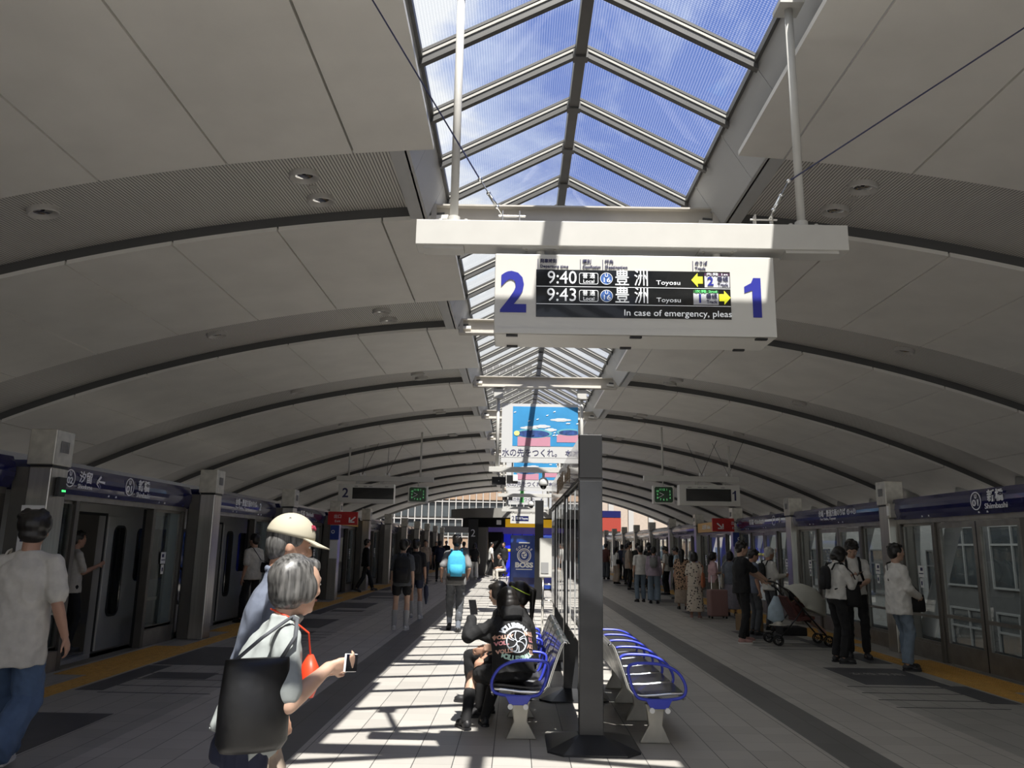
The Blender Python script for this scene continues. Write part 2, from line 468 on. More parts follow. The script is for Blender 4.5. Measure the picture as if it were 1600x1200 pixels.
# glazing: one window per bay with ridge, rafters and panes
def roof_line(x):
    return ZE + (ZR - ZE) * (1 - abs(x - SKY_X) / (XG1 - SKY_X))
for k in range(NB):
    y0 = ribs(k)
    w = bpy.data.objects.new('window_%d' % (k + 1), None); COL.objects.link(w); w['kind'] = 'structure'
    w.location = (SKY_X, y0, ZE)
    def L(p): return (p[0] - SKY_X, p[1] - y0, p[2] - ZE)
    mb = MB(); ml = MB(); gl = MB()
    # ridge beam
    mb.prism([L((SKY_X - 0.055, y0, ZR - 0.10)), L((SKY_X + 0.055, y0, ZR - 0.10)), L((SKY_X + 0.055, y0, ZR + 0.04)), L((SKY_X, y0, ZR + 0.07)), L((SKY_X - 0.055, y0, ZR + 0.04))], (0, BAY, 0))
    for i in range(5):
        yr = y0 + 0.42 + 0.96 * i
        for sx in (-1, 1):
            xe = XG0 if sx < 0 else XG1
            w2 = 0.032
            for (hh, ww, tgt) in ((0.105, 0.030, mb), (0.0, 0.045, mb)):
                z_ = -hh
                h1 = 0.085 if hh else 0.03
                a = [L((SKY_X, yr - ww, ZR + z_ + 0.03)), L((SKY_X, yr + ww, ZR + z_ + 0.03)), L((SKY_X, yr + ww, ZR + z_ + 0.03 + h1)), L((SKY_X, yr - ww, ZR + z_ + 0.03 + h1))]
                b = [L((xe, yr - ww, ZE + z_ + 0.03)), L((xe, yr + ww, ZE + z_ + 0.03)), L((xe, yr + ww, ZE + z_ + 0.03 + h1)), L((xe, yr - ww, ZE + z_ + 0.03 + h1))]
                tgt.hexa(a, b)
            a = [L((SKY_X, yr - 0.040, ZR - 0.005)), L((SKY_X, yr - 0.030, ZR - 0.005)), L((SKY_X, yr - 0.030, ZR + 0.022)), L((SKY_X, yr - 0.040, ZR + 0.022))]
            b = [L((xe, yr - 0.040, ZE - 0.005)), L((xe, yr - 0.030, ZE - 0.005)), L((xe, yr - 0.030, ZE + 0.022)), L((xe, yr - 0.040, ZE + 0.022))]
            ml.hexa(a, b)
        mb.box(-0.075, 0.075, 0.42 + 0.96 * i - 0.05, 0.42 + 0.96 * i + 0.05, ZR - ZE - 0.12, ZR - ZE - 0.02)
    mb.build('rafter', 'rafter', w)
    ml.build('bead', 'rafter_light', w)
    for sx in (-1, 1):
        xe = XG0 if sx < 0 else XG1
        gl.add([L((SKY_X, y0, ZR + 0.065)), L((SKY_X, y0 + BAY, ZR + 0.065)), L((xe, y0 + BAY, ZE + 0.065)), L((xe, y0, ZE + 0.065))], [(0, 1, 2, 3)])
    gl.build('glass', 'skylight_glass', w, fix=False)

# cross beams of the well, one at each rib
for k in range(1, NB + 1):
    y = ribs(k)
    mb = MB()
    z0, z1 = 5.30, 5.52
    mb.box(XC0 + 0.02, XC1 - 0.02, y + 0.06, y + 0.09, z0, z1)
    mb.box(XC0 + 0.02, XC1 - 0.02, y - 0.02, y + 0.17, z1, z1 + 0.02)
    mb.box(XC0 + 0.02, XC1 - 0.02, y - 0.02, y + 0.17, z0 - 0.02, z0)
    for x in (XC0 + 0.04, XC1 - 0.10):
        mb.box(x, x + 0.06, y - 0.02, y + 0.17, z0, z1)
    struct(mb.build('beam', 'beam_cream'))

# downlights in the ribbed soffit
mat('lamp_reflector', (0.9, 0.9, 0.88), 0.12, 1.0)
mat('lamp_ring', (0.50, 0.485, 0.46), 0.5)
proto = None
DL = [(-2.25, 'left of the skylight'), (-4.9, 'out on the left slope'), (3.5, 'right of the skylight'), (6.2, 'out on the right slope')]
names = ['nearest', 'second', 'third', 'fourth', 'fifth', 'sixth', 'seventh', 'eighth']
def make_downlight():
    t = thing('downlight', 'downlight', 'light', group='downlights set in the ceiling')
    mb = MB()   # tilted outer collar
    n = 24; vs = []
    prof = [(0.100, 0.02), (0.150, 0.02), (0.150, -0.045), (0.142, -0.054), (0.132, -0.050), (0.092, -0.012)]
    for i in range(n):
        a = 2 * PI * i / n
        for (r, z) in prof: vs.append((r * math.cos(a), r * math.sin(a), z))
    m = len(prof)
    fs = [(i * m + j, ((i + 1) % n) * m + j, ((i + 1) % n) * m + (j + 1) % m, i * m + (j + 1) % m) for i in range(n) for j in range(m)]
    mb.add(vs, fs).build('collar', 'lamp_ring', t, smooth=False)
    r = MB()
    vs = []; pr = [(0.093, -0.013), (0.080, -0.006), (0.05, -0.002), (0.02, -0.001)]
    for i in range(n):
        a = 2 * PI * i / n
        for (q, z) in pr: vs.append((q * math.cos(a), q * math.sin(a), z))
    m = len(pr)
    fs = [(i * m + j, i * m + j + 1, ((i + 1) % n) * m + j + 1, ((i + 1) % n) * m + j) for i in range(n) for j in range(m - 1)]
    fs.append(tuple(i * m + m - 1 for i in range(n)))
    r.add(vs, fs).build('reflector', 'lamp_reflector', t, smooth=True, fix=False)
    return t
for k in range(2, 10):
    y0 = ribs(k)
    for xi, (x, wh) in enumerate(DL):
        for j, dy in enumerate((3.62, 4.32)):
            if abs(x - ROOF_X) > 4 and j == 1: continue
            if proto is None: proto = make_downlight(); o = proto
            else: o = dup(proto)
            rr = 0.035 + (0.135) * (dy - PD) / (BAY - PD)
            o.location = (x, y0 + dy, arch(x, rr) - 0.008)
            o.rotation_euler = (R(4.7), math.asin((x - ROOF_X) / ROOF_R), 0)
            row = names[k - 2] if k > 2 else 'nearest'
            o['label'] = ('downlight alone in the %s ribbed ceiling band, %s' % (row, wh)) if abs(x - ROOF_X) > 4 else ('%s downlight of the pair in the %s ribbed band, %s' % ('nearer' if j == 0 else 'farther', row, wh))
# small round sensors between the pairs of downlights
sp_ = None
for k in range(2, 6):
    for x, wd in ((-2.25, 'left'), (3.55, 'right')):
        if sp_ is None:
            sp_ = MB().cyl((0, 0, -0.012), 0.05, 0.03, 20).build('ceiling_sensor', 'lamp_ring'); o = sp_
        else:
            o = sp_.copy(); COL.objects.link(o)
        o.location = (x, ribs(k) + 3.98, arch(x, 0.10))
        tag(o, 'small round cover between the %s pair of %s side ceiling downlights' % (names[k - 2], wd), 'sensor', 'round covers in the ceiling')

# =================================================================== PLATFORM EDGES
COLY = [13.45 + BAY * i for i in range(-3, 10)]       # front faces of the columns: -0.95, 3.85, 8.65 ...
ORD = ['behind the viewer', 'beside the viewer', 'nearest', 'second', 'third', 'fourth', 'fifth', 'sixth', 'seventh', 'eighth', 'ninth', 'tenth', 'farthest']
def make_column(side):
    t = thing('platform_column', 'c', 'column', group='stainless columns along track %s' % ('two' if side < 0 else 'one'))
    w = 0.36
    # local: x 0 at the platform face, going outwards by side
    def X(a, b): return (min(side * a, side * b), max(side * a, side * b))
    a, b = X(0.0, 0.25)
    MB().box(a, b, 0, 0.33, 0, 2.36).build('shaft', 'steel', t, bevel=0.012)
    a, b = X(0.25, 0.43)
    MB().box(a, b, 0.02, 0.34, 0, 2.36).build('jamb', 'frame_grey', t)
    a, b = X(-0.02, 0.28)
    MB().box(a, b, -0.015, 0.345, 2.385, 2.78).build('cap', 'steel_cap', t, bevel=0.01)
    a, b = X(0.0, 0.25)
    MB().box(a, b, 0.01, 0.32, 2.36, 2.385).build('shadow_gap', 'black', t)
    # speaker grille on the platform face of the cap
    g = MB()
    for i in range(7):
        xx = -side * 0.022
        g.box(min(xx, xx - side * 0.004), max(xx, xx - side * 0.004), 0.09 + i * 0.025, 0.10 + i * 0.025, 2.53, 2.66)
    g.build('grille', 'grey', t)
    return t
for side, xf, tr in ((-1, -5.12, 'left'), (1, 6.25, 'right')):
    base = make_column(side)
    for i, y in enumerate(COLY):
        if i < 2: continue
        o = base if i == 2 else dup(base)
        o.location = (xf, y, 0)
        o['label'] = 'brushed stainless column with a square cap, %s on the %s side' % (ORD[i], tr)

# header boxes, doors and glass between the columns
def door_bay(side, y0, y1, idx, opened):
    xp = XL if side < 0 else XR
    tr = 'left' if side < 0 else 'right'
    def X(a, b): return (min(xp + side * a, xp + side * b), max(xp + side * a, xp + side * b))
    row = ORD[idx]
    # header
    h = thing('header_box', 'long navy header box above the %s bay of screen doors on the %s side' % (row, tr), 'header box', (xp, y0, 2.1), group='header boxes over the platform doors')
    def HL(v): return [(x - xp, y - y0, z - 2.1) for x, y, z in v]
    mb = MB()
    n = 6; pr = []
    for i in range(n + 1):
        a = i / n; pr.append((xp - side * (0.04 + 0.05 * math.sin(PI * a)), 2.13 + 0.34 * a))
    pr += [(xp + side * 0.22, 2.47), (xp + side * 0.22, 2.13)]
    mb.prism(HL([(x, y0, z) for x, z in pr]), (0, y1 - y0, 0))
    mb.build('casing', 'navy', h)
    for yy in (y0 + 0.24, y1 - 0.24):
        xx = X(-0.055, -0.03)
        MB().box(xx[0] - xp, xx[1] - xp, yy - 0.03 - y0, yy + 0.03 - y0, 0.04, 0.33).build('end_cover', 'navy_dark', h)
    # small lights under the header text
    for yy in (y0 + 1.75, y0 + 1.95, y1 - 1.15, y1 - 0.95):
        xx = X(-0.062, -0.05)
        MB().box(xx[0] - xp, xx[1] - xp, yy - .012 - y0, yy + .012 - y0, 0.048, 0.072).build('indicator', 'white', h)
    # screen: fixed glazing and two sliding doors
    t = thing('screen_door', '%s bay of glass screen doors on the %s side, %s' % (row, tr, 'doors slid open onto the train' if opened else 'doors shut'), 'platform doors', (xp, y0, 0), group='platform screen doors on the %s' % tr)
    def B(name, m, a, b, ya, yb, z0, z1, par=t, bev=0):
        x0, x1 = X(a, b)
        return MB().box(x0 - xp, x1 - xp, ya - y0, yb - y0, z0, z1).build(name, m, par, bevel=bev)
    yc = (y0 + y1) / 2
    op0, op1 = yc - 1.05, yc + 1.05
    B('kick_plate', 'steel_dull', 0.0, 0.10, y0, op0 - 0.02, 0.0, 0.24)
    B('kick_plate', 'steel_dull', 0.0, 0.10, op1 + 0.02, y1, 0.0, 0.24)
    for ya in (y0, op0 - 0.09, op1, y1 - 0.08):
        B('post', 'frame_grey', -0.005, 0.11, ya, ya + 0.09, 0.0, 2.13, bev=0.004)
    B('rail', 'steel_dull', -0.01, 0.11, y0, y1, 2.06, 2.13)
    B('door_track', 'steel_dull', -0.02, 0.16, op0, op1, -0.012, 0.006)
    for ya, yb in ((y0 + 0.09, op0 - 0.09), (op1 + 0.09, y1 - 0.08)):
        g = B('glass', 'door_glass', 0.05, 0.056, ya, yb, 0.24, 2.06)
        fr = MB()
        x0, x1 = X(0.035, 0.07)
        for (a_, b_, c_, d_) in ((ya, ya + 0.03, 0.24, 2.06), (yb - 0.03, yb, 0.24, 2.06), (ya, yb, 0.24, 0.28), (ya, yb, 2.02, 2.06), (ya, yb, 0.62 if not opened else 0.25, 0.66 if not opened else 0.29)):
            fr.box(x0 - xp, x1 - xp, a_ - y0, b_ - y0, c_, d_)
        fr.build('glass_frame', 'steel_dull', t)
        # notices stuck on the glass
        ym = (ya + yb) / 2
        s1 = MB(); x0, x1 = X(0.030, 0.034)
        s1.box(x0 - xp, x1 - xp, ym - 0.10 - y0, ym + 0.07 - y0, 1.22, 1.40)
        s1.box(x0 - xp, x1 - xp, ym - 0.06 - y0, ym + 0.03 - y0, 1.06, 1.205)
        s1.build('sticker', 'white', t)
        s2 = MB(); x0, x1 = X(0.027, 0.030)
        s2.box(x0 - xp, x1 - xp, ym - 0.08 - y0, ym + 0.05 - y0, 1.27, 1.285)
        s2.box(x0 - xp, x1 - xp, ym - 0.07 - y0, ym + 0.0 - y0, 1.32, 1.37)
        s2.box(x0 - xp, x1 - xp, ym - 0.035 - y0, ym + 0.005 - y0, 1.10, 1.16)
        s2.build('lettering', 'ink', t)
    if opened:
        B('pocket_panel', mat('panel_offwhite', (0.62, 0.62, 0.60), 0.35), 0.06, 0.10, y1 - 0.42, y1 - 0.08, 0.24, 2.06)
        leaves = ((op0 - 1.0, op0 - 0.02), (op1 + 0.02, op1 + 1.0))
        dx = 0.11
    else:
        leaves = ((op0 + 0.005, yc - 0.006), (yc + 0.006, op1 - 0.005))
        dx = 0.03
    for ya, yb in leaves:
        lf = bpy.data.objects.new('door_leaf', None); COL.objects.link(lf); lf.parent = t
        mb = MB(); x0, x1 = X(dx, dx + 0.045)
        for (a_, b_, c_, d_) in ((ya, ya + 0.085, 0.02, 2.05), (yb - 0.085, yb, 0.02, 2.05), (ya + 0.085, yb - 0.085, 0.02, 0.30), (ya + 0.085, yb - 0.085, 1.97, 2.05), (ya + 0.085, yb - 0.085, 0.66, 0.71)):
            mb.box(x0 - xp, x1 - xp, a_ - y0, b_ - y0, c_, d_)
        mb.build('leaf_frame', 'steel_dull', lf)
        B('pane', 'door_glass', dx + 0.02, dx + 0.026, ya + 0.085, yb - 0.085, 0.30, 1.97, lf)
        B('edge_seal', 'black', dx - 0.002, dx + 0.047, (yb if ya < yc else ya) - 0.008, (yb if ya < yc else ya) + 0.006, 0.02, 2.05, lf)
    return t, h
for i, y in enumerate(COLY[:-1]):
    if i < 1: continue
    for side in (-1, 1):
        door_bay(side, y + 0.36, COLY[i + 1], i + 1, side < 0)
for side in (-1, 1):     # structure above the header so that the sky does not show
    pass

# lettering on the header boxes
def ring(name, m, c, r, tk, face, parent=None, seg=28):
    mb = MB(); c = Vector(c)
    ax = {'-y': (Vector((1, 0, 0)), Vector((0, 0, 1)), Vector((0, -1, 0))), '+x': (Vector((0, 1, 0)), Vector((0, 0, 1)), Vector((1, 0, 0))), '-x': (Vector((0, -1, 0)), Vector((0, 0, 1)), Vector((-1, 0, 0)))}[face]
    vs = []; fs = []
    for i in range(seg):
        a = 2 * PI * i / seg; d = ax[0] * math.cos(a) + ax[1] * math.sin(a)
        vs += [c + d * (r - tk), c + d * r, c + d * r + ax[2] * 0.002, c + d * (r - tk) + ax[2] * 0.002]
    for i in range(seg):
        j = (i + 1) % seg
        fs += [(4 * i + q, 4 * j + q, 4 * j + (q + 1) % 4, 4 * i + (q + 1) % 4) for q in range(4)]
    return mb.add(vs, fs).build(name, m, parent)
def header_text(side, items):
    xs = (XL + 0.092) if side < 0 else (XR - 0.092)
    face = '+x' if side < 0 else '-x'
    for it in items:
        txt, y, z, size, w, b = it
        if txt == 'O':
            ring('station_ring', 'letter_white', (xs, y, z), size, 0.014, face)
        else:
            text(txt, 'station_lettering', 'letter_white', (xs, y, z), size, face, None, w, b)
def attach(objs, parent):
    bpy.context.view_layer.update()
    mi = parent.matrix_world.inverted()
    for o in objs:
        o.parent = parent; o.matrix_parent_inverse = mi
def grab(fn, *a):
    before = set(bpy.data.objects); fn(*a)
    return [o for o in bpy.data.objects if o not in before]
HB = {}
for o in list(bpy.data.objects):
    if o.name.startswith('header_box'):
        HB[(-1 if o.location.x < 0 else 1, round(o.location.y, 1))] = o
def hb(side, y): return HB[(side, round(y, 1))]
# left bay between 8.65 and 13.45
attach(grab(header_text, -1, [('O', 9.72, 2.32, 0.11, 0, 0), ('U', 9.72, 2.375, 0.075, None, 0.002), ('02', 9.72, 2.29, 0.11, 0.13, 0.003),
    ('汐留', 10.08, 2.345, 0.15, 0.30, 0.003), ('Shiodome', 10.08, 2.235, 0.08, 0.34, 0.001), ('←', 10.45, 2.32, 0.24, 0.22, 0.006),
    ('O', 11.25, 2.32, 0.125, 0, 0), ('U', 11.25, 2.38, 0.085, None, 0.002), ('01', 11.25, 2.285, 0.125, 0.15, 0.003),
    ('新橋', 11.68, 2.35, 0.165, 0.36, 0.004), ('Shimbashi', 11.68, 2.225, 0.10, 0.42, 0.001)]), hb(-1, 9.0 + 0.01))
attach(grab(header_text, -1, [('台場・豊洲方面のりば', 16.2, 2.34, 0.14, 1.25, 0.003), ('For Daiba, Toyosu', 16.0, 2.24, 0.07, 0.8, 0.001), ('2', 17.1, 2.31, 0.2, 0.12, 0.006)]), hb(-1, 13.8 + 0.01))
attach(grab(header_text, 1, [('O', 10.95, 2.31, 0.125, 0, 0), ('U', 10.95, 2.37, 0.08, None, 0.002), ('01', 10.95, 2.28, 0.12, 0.15, 0.003),
    ('新橋', 10.50, 2.35, 0.165, 0.36, 0.004), ('Shimbashi', 10.5, 2.225, 0.10, 0.50, 0.001)]), hb(1, 9.0 + 0.01))
attach(grab(header_text, 1, [('台場・豊洲方面のりば', 16.0, 2.34, 0.14, 1.35, 0.003), ('For Daiba, Toyosu', 16.2, 2.24, 0.07, 0.8, 0.001), ('①→④', 15.05, 2.33, 0.12, 0.4, 0.002)]), hb(1, 13.8 + 0.01))
attach(grab(header_text, -1, [('新橋  Shimbashi', 21, 2.31, 0.15, 1.3, 0.003)]), hb(-1, 18.6 + 0.01))
attach(grab(header_text, 1, [('新橋  Shimbashi', 21, 2.31, 0.15, 1.3, 0.003), ('O', 19.6, 2.31, 0.12, 0, 0), ('→', 19.2, 2.31, 0.2, 0.2, 0.006)]), hb(1, 18.6 + 0.01))
for side, yy, txt in ((-1, 26.5, 'お台場'), (1, 26.5, 'お台場 Odaiba')):
    xs = (XL + 0.10) if side < 0 else (XR - 0.10)
    p = box('yellow_panel', mat('sign_yellow', (0.60, 0.33, 0.03), 0.4), min(xs, xs - side * 0.01) , max(xs, xs - side * 0.01), yy - 1.9, yy + 1.25, 2.14, 2.45)
    q = text(txt, 'station_lettering', 'white', (xs - side * 0.014, yy, 2.3), 0.17, '+x' if side < 0 else '-x', None, 1.1, 0.003)
    attach([p, q], hb(side, 23.4 + 0.01))

# yellow tactile paving: a line along each edge and a studded pad at each doorway
def tactile(mb, x0, x1, y0, y1, line):
    mb.box(x0, x1, y0, y1, 0.0, 0.005)
    if line:
        n = 4
        for i in range(n):
            xx = x0 + (x1 - x0) * (i + 0.5) / n
            yy = y0
            while yy < y1:
                mb.box(xx - 0.012, xx + 0.012, yy + 0.02, min(yy + 0.27, y1), 0.005, 0.010); yy += 0.30
    else:
        nx = int((x1 - x0) / 0.06); ny = int((y1 - y0) / 0.06)
        for i in range(nx):
            for j in range(ny):
                cx = x0 + (i + .5) * (x1 - x0) / nx; cy = y0 + (j + .5) * (y1 - y0) / ny
                mb.box(cx - .014, cx + .014, cy - .014, cy + .014, 0.005, 0.010)
for side, nm in ((-1, 'left'), (1, 'right')):
    xa, xb = (-5.08, -4.78) if side < 0 else (5.60, 5.90)
    mb = MB()
    tactile(mb, xa, xb, 3.0, 62, True)
    for i, y in enumerate(COLY[:-1]):
        yc = (y + 0.36 + COLY[i + 1]) / 2
        if y < 0: continue
        if y < 20: tactile(mb, *((-5.5, -5.08) if side < 0 else (5.90, 6.32)), yc - 1.35, yc + 1.35, False)
        else: mb.box(*((-5.5, -5.08) if side < 0 else (5.90, 6.32)), yc - 1.35, yc + 1.35, 0, 0.006)
    tag(mb.build('tactile_paving', 'yellow_tile'), 'long yellow tactile strip with studded pads along the %s platform doors' % nm, 'tactile paving', 'yellow tactile paving')
# queue markings set in the floor
for side, nm in ((-1, 'left'), (1, 'right')):
    for i, y in enumerate(COLY[:-1]):
        if i < 1 or i > 8: continue
        yc = (y + 0.36 + COLY[i + 1]) / 2
        mbs = []; ln = MB()
        def S(a, b):
            xp = -4.72 if side < 0 else 5.54
            return (min(xp - side * a, xp - side * b), max(xp - side * a, xp - side * b))
        pan = ((0.18, 1.21, -0.98, 0.40), (0.0, 0.34, -2.1, -1.0), (0.0, 0.34, 0.9, 2.0)) if side > 0 else ((0.0, 1.0, -0.45, 1.35), (0.0, 0.30, -2.3, -0.55), (0.35, 1.1, -1.5, -1.05))
        for (a, b, c, d) in pan:
            mb = MB(); mbs.append(mb); x0, x1 = S(a, b)
            mb.box(x0, x1, yc + c, yc + d, 0.0, 0.003)
        x0, x1 = S(0.30, 1.5)
        for q in range(4):
            yy = yc - 2.4 + q * 0.42
            ln.box(x0, x1, yy - 0.012, yy + 0.012, 0.0, 0.0025)
        # printed words at the head of the queue
        t = thing('queue_marking', 'dark boarding marks on the floor before the %s bay of doors, %s side' % (ORD[i + 1], nm), 'floor marking', (0, 0, 0), group='boarding marks on the floor')
        [q_.build('block', 'marking_dark', t) for q_ in mbs]; ln.build('stripe', 'marking_dark', t)
        if side > 0 and i == 2:
            text('女性専用', 'lettering', 'marking_line', (4.85, yc - 0.15, 0.004), 0.2, '+z', t, 0.7, 0, depth=0.0005)
for side in (-1,):
    pass

# =================================================================== OUTSIDE
mat('facade_stone', (0.16, 0.155, 0.15), 0.7, noise=0.08)
mat('facade_beige', (0.34, 0.235, 0.16), 0.7, noise=0.08)
mat('facade_white', (0.42, 0.41, 0.39), 0.6)
mat('window_dark', (0.10, 0.12, 0.14), 0.08, 0.0, noise=0.3, nscale=0.4, coat=0.6)
mat('window_light', (0.06, 0.07, 0.075), 0.15, 0.0, noise=0.2, nscale=0.7, coat=0.6)
def facade(name, label, axis, pos, a0, a1, z0, z1, depth, du, dv, wm, fm, wfrac=(0.75, 0.62), group=None, banded=None):
    """building whose windowed face lies on axis=pos between a0..a1"""
    sgn = 1 if pos > 0 or axis == 'y' else -1
    t = thing(name, label, 'building', (0, 0, 0), group=group)
    mb = MB()
    if axis == 'x': mb.box(min(pos, pos + sgn * depth), max(pos, pos + sgn * depth), a0, a1, z0, z1)
    else: mb.box(a0, a1, pos, pos + depth, z0, z1)
    mb.build('wall', wm, t)
    nu = int((a1 - a0) / du); nv = int((z1 - z0) / dv)
    du = (a1 - a0) / nu; dv = (z1 - z0) / nv
    first = None; n = 0
    for j in range(nv):
        for i in range(nu):
            if n >= 100: break
            n += 1
            if first is None:
                m = MB(); hw = du * wfrac[0] / 2; hh = dv * wfrac[1] / 2; f = 0.07
                q = MB()
                if axis == 'x':
                    x1 = -sgn * 0.10
                    for (b0, b1, c0, c1) in ((-hw, -hw + f, -hh, hh), (hw - f, hw, -hh, hh), (-hw, hw, -hh, -hh + f), (-hw, hw, hh - f, hh), (-f / 2, f / 2, -hh, hh), (-hw, hw, hh * .35, hh * .35 + f)):
                        m.box(min(0, x1), max(0, x1), b0, b1, c0, c1)
                    q.box(min(0, x1 * .4), max(0, x1 * .4), -hw + f, hw - f, -hh + f, hh - f)
                else:
                    for (b0, b1, c0, c1) in ((-hw, -hw + f, -hh, hh), (hw - f, hw, -hh, hh), (-hw, hw, -hh, -hh + f), (-hw, hw, hh - f, hh), (-f / 2, f / 2, -hh, hh)):
                        m.box(b0, b1, -0.10, 0, c0, c1)
                    q.box(-hw + f, hw - f, -0.04, 0, -hh + f, hh - f)
                first = m.build('window', fm, t); pane = q.build('pane', 'window_light', first); w = first; p = pane
            else:
                w = first.copy(); COL.objects.link(w); w.parent = t
                p = pane.copy(); COL.objects.link(p); p.parent = w
            c = a0 + du * (i + .5); z = z0 + dv * (j + .5)
            w.location = (pos, c, z) if axis == 'x' else (c, pos, z)
    return t
facade('office_building', 'stone-faced office building with gridded windows seen through the right side doors', 'x', 17.0, -4, 32, -9, 12, 12, 3.0, 3.0, 'facade_stone', 'facade_white', (0.86, 0.74))
facade('office_building', 'pale building with rows of windows farther along beyond the right side doors', 'x', 19.0, 34, 70, -9, 14, 12, 3.6, 3.5, 'facade_white', 'facade_stone', (0.8, 0.6))
facade('office_building', 'grey building across the track beyond the train on the left', 'x', -16.0, -4, 66, -9, 9, 12, 4.0, 3.4, 'facade_stone', 'facade_white')
# the big gridded facade that closes the view
t = thing('office_building', 'large office building with a white mullion grid and tan bands closing the far left view', 'building', (-15, 88, 0))
box('wall', 'facade_stone', -27, 16.5, 0.3, 14, -9, 22, t)
mb = MB()
for i in range(59): mb.box(-27 + i * 0.75, -27 + i * 0.75 + 0.10, -0.1, 0.3, -9, 22)
for j in range(16): mb.box(-27, 16.5, -0.05, 0.3, -9 + j * 1.9, -9 + j * 1.9 + 0.12)
mb.build('mullion_grid', 'facade_white', t)
mb = MB()
for j in (0, 3, 5, 8, 10, 12): mb.box(-26.9, 16.4, 0.05, 0.3, -8.8 + j * 1.9 + 0.1, -8.8 + j * 1.9 + 1.75)
mb.build('tan_band', 'facade_beige', t)
mb = MB()
for j in (1, 2, 4, 6, 7, 9, 11): mb.box(-26.9, 16.4, 0.15, 0.3, -8.8 + j * 1.9 + 0.1, -8.8 + j * 1.9 + 1.6)
mb.build('window_band', 'window_light', t)
t = thing('shop_building', 'cream building with a red billboard seen past the black post', 'building', (14, 92, 0))
box('wall', mat('cream_wall', (0.42, 0.35, 0.29), 0.7, noise=0.06), -9, 12, 0, 12, -9, 14, t)
box('billboard', mat('billboard_red', (0.30, 0.035, 0.02), 0.6), -5.4, -2.0, -0.35, 0, 3.4, 4.9, t)
box('billboard_band', 'navy', -5.4, -2.0, -0.33, 0, 4.95, 5.7, t)
mb = MB()
for j in range(3): mb.box(-8, 11, -0.12, 0, -6 + j * 3.2, -4.6 + j * 3.2)
mb.build('window_band', 'window_dark', t)
mb = MB()
for j in range(9): mb.box(-8 + j * 2.3, -7.4 + j * 2.3, -0.22, 0, -9, 14)
mb.build('pilaster', 'facade_white', t)
# end wall of the platform: dark lintel, glass screens and railings
struct(box('wall_back', 'black', XL - 0.2, -2.4, 62.0, 62.3, 2.5, 3.0))
struct(box('wall_back', 'black', 4.0, XR + 0.2, 62.0, 62.3, 2.5, 3.0))
t = thing('end_railing', 'low white railing across the far end of the platform', 'railing', (0, 62, 0))
mb = MB()
for i in range(40): mb.box(-5.5 + i * 0.3, -5.47 + i * 0.3, 0, 0.03, 0, 1.15)
mb.build('baluster', 'white_paint', t)
box('handrail', 'white_paint', -5.6, 6.4, -0.02, 0.05, 1.15, 1.2, t)

# slanted white roof columns beyond the right track, and the track's side wall
struct(box('wall_right', 'concrete', 9.7, 9.9, -6, 66, -1.3, -0.35))
for i in range(-1, 10):
    y = 11.0 + BAY * i
    for s_, dz in ((-1, 'leaning toward the viewer'), (1, 'leaning away')):
        mb = MB().tube([(9.95, y + s_ * 0.15, -1.25), (10.9, y + s_ * 1.25, arch(10.9, 0.1))], [0.20, 0.16], 16)
        o = mb.build('roof_column', mat('column_paint', (0.62, 0.62, 0.62), 0.35, noise=0.04), smooth=True)
        tag(o, 'slanted pale roof column of the V %s beyond the right track, %s' % (('nearest', 'second', 'third', 'fourth', 'fifth', 'sixth', 'seventh', 'eighth', 'ninth', 'tenth', 'last')[i + 1], dz), 'column', 'slanted roof columns')

# =================================================================== TRAIN
mat('train_body', (0.50, 0.50, 0.49), 0.32, 0.3, noise=0.04)
mat('train_inside', (0.20, 0.19, 0.18), 0.6)
train = thing('train', 'light grey train standing at the left platform with its doors open', 'train', (-6.2, 0, 0))
mb = MB(); xa, xb = -0.10, 0.0
doors = []
for i, y in enumerate(COLY[:-1]):
    yc = (y + 0.36 + COLY[i + 1]) / 2
    doors.append((yc - 0.70, yc + 0.80))
yy = -5.0
for d0, d1 in doors:
    if d0 > 48: break
    mb.box(xa, xb, yy, d0, -0.9, 1.95); yy = d1
mb.box(xa, xb, yy, 52, -0.9, 1.95)
mb.box(xa, xb, -5, 52, 1.95, 2.5)
mb.box(-2.4, xb, -5, 52, -1.0, -0.06)
mb.box(-2.4, 0.02, -5, 52, 2.5, 2.62)
mb.build('body_shell', 'train_body', train)
inn = MB()
inn.box(-2.4, -2.3, -5, 52, -0.06, 2.5); inn.box(-2.3, -0.1, -5, 52, -0.05, -0.03); inn.box(-2.3, -0.1, -5, 52, 2.3, 2.34)
inn.build('interior_lining', 'train_inside', train)
se = MB()
for d0, d1 in doors[:-1]:
    if d1 < 45:
        se.box(-2.3, -1.9, d1 + 0.2, d1 + 3.0, 0.36, 0.46); se.box(-2.3, -2.2, d1 + 0.2, d1 + 3.0, 0.46, 0.9)
se.build('bench_seat', mat('seat_cloth', (0.06, 0.10, 0.28), 0.8), train)
def rrect(cy, cz, hy, hz, r, n=5):
    P = []
    for (sy, sz, a0) in ((1, 1, 0), (-1, 1, 90), (-1, -1, 180), (1, -1, 270)):
        for k in range(n + 1):
            a = R(a0 + 90 * k / n); P.append((cy + sy * (hy - r) + r * math.cos(a), cz + sz * (hz - r) + r * math.sin(a)))
    return P
mat('train_glass', (0.02, 0.022, 0.022), 0.05, coat=0.6)
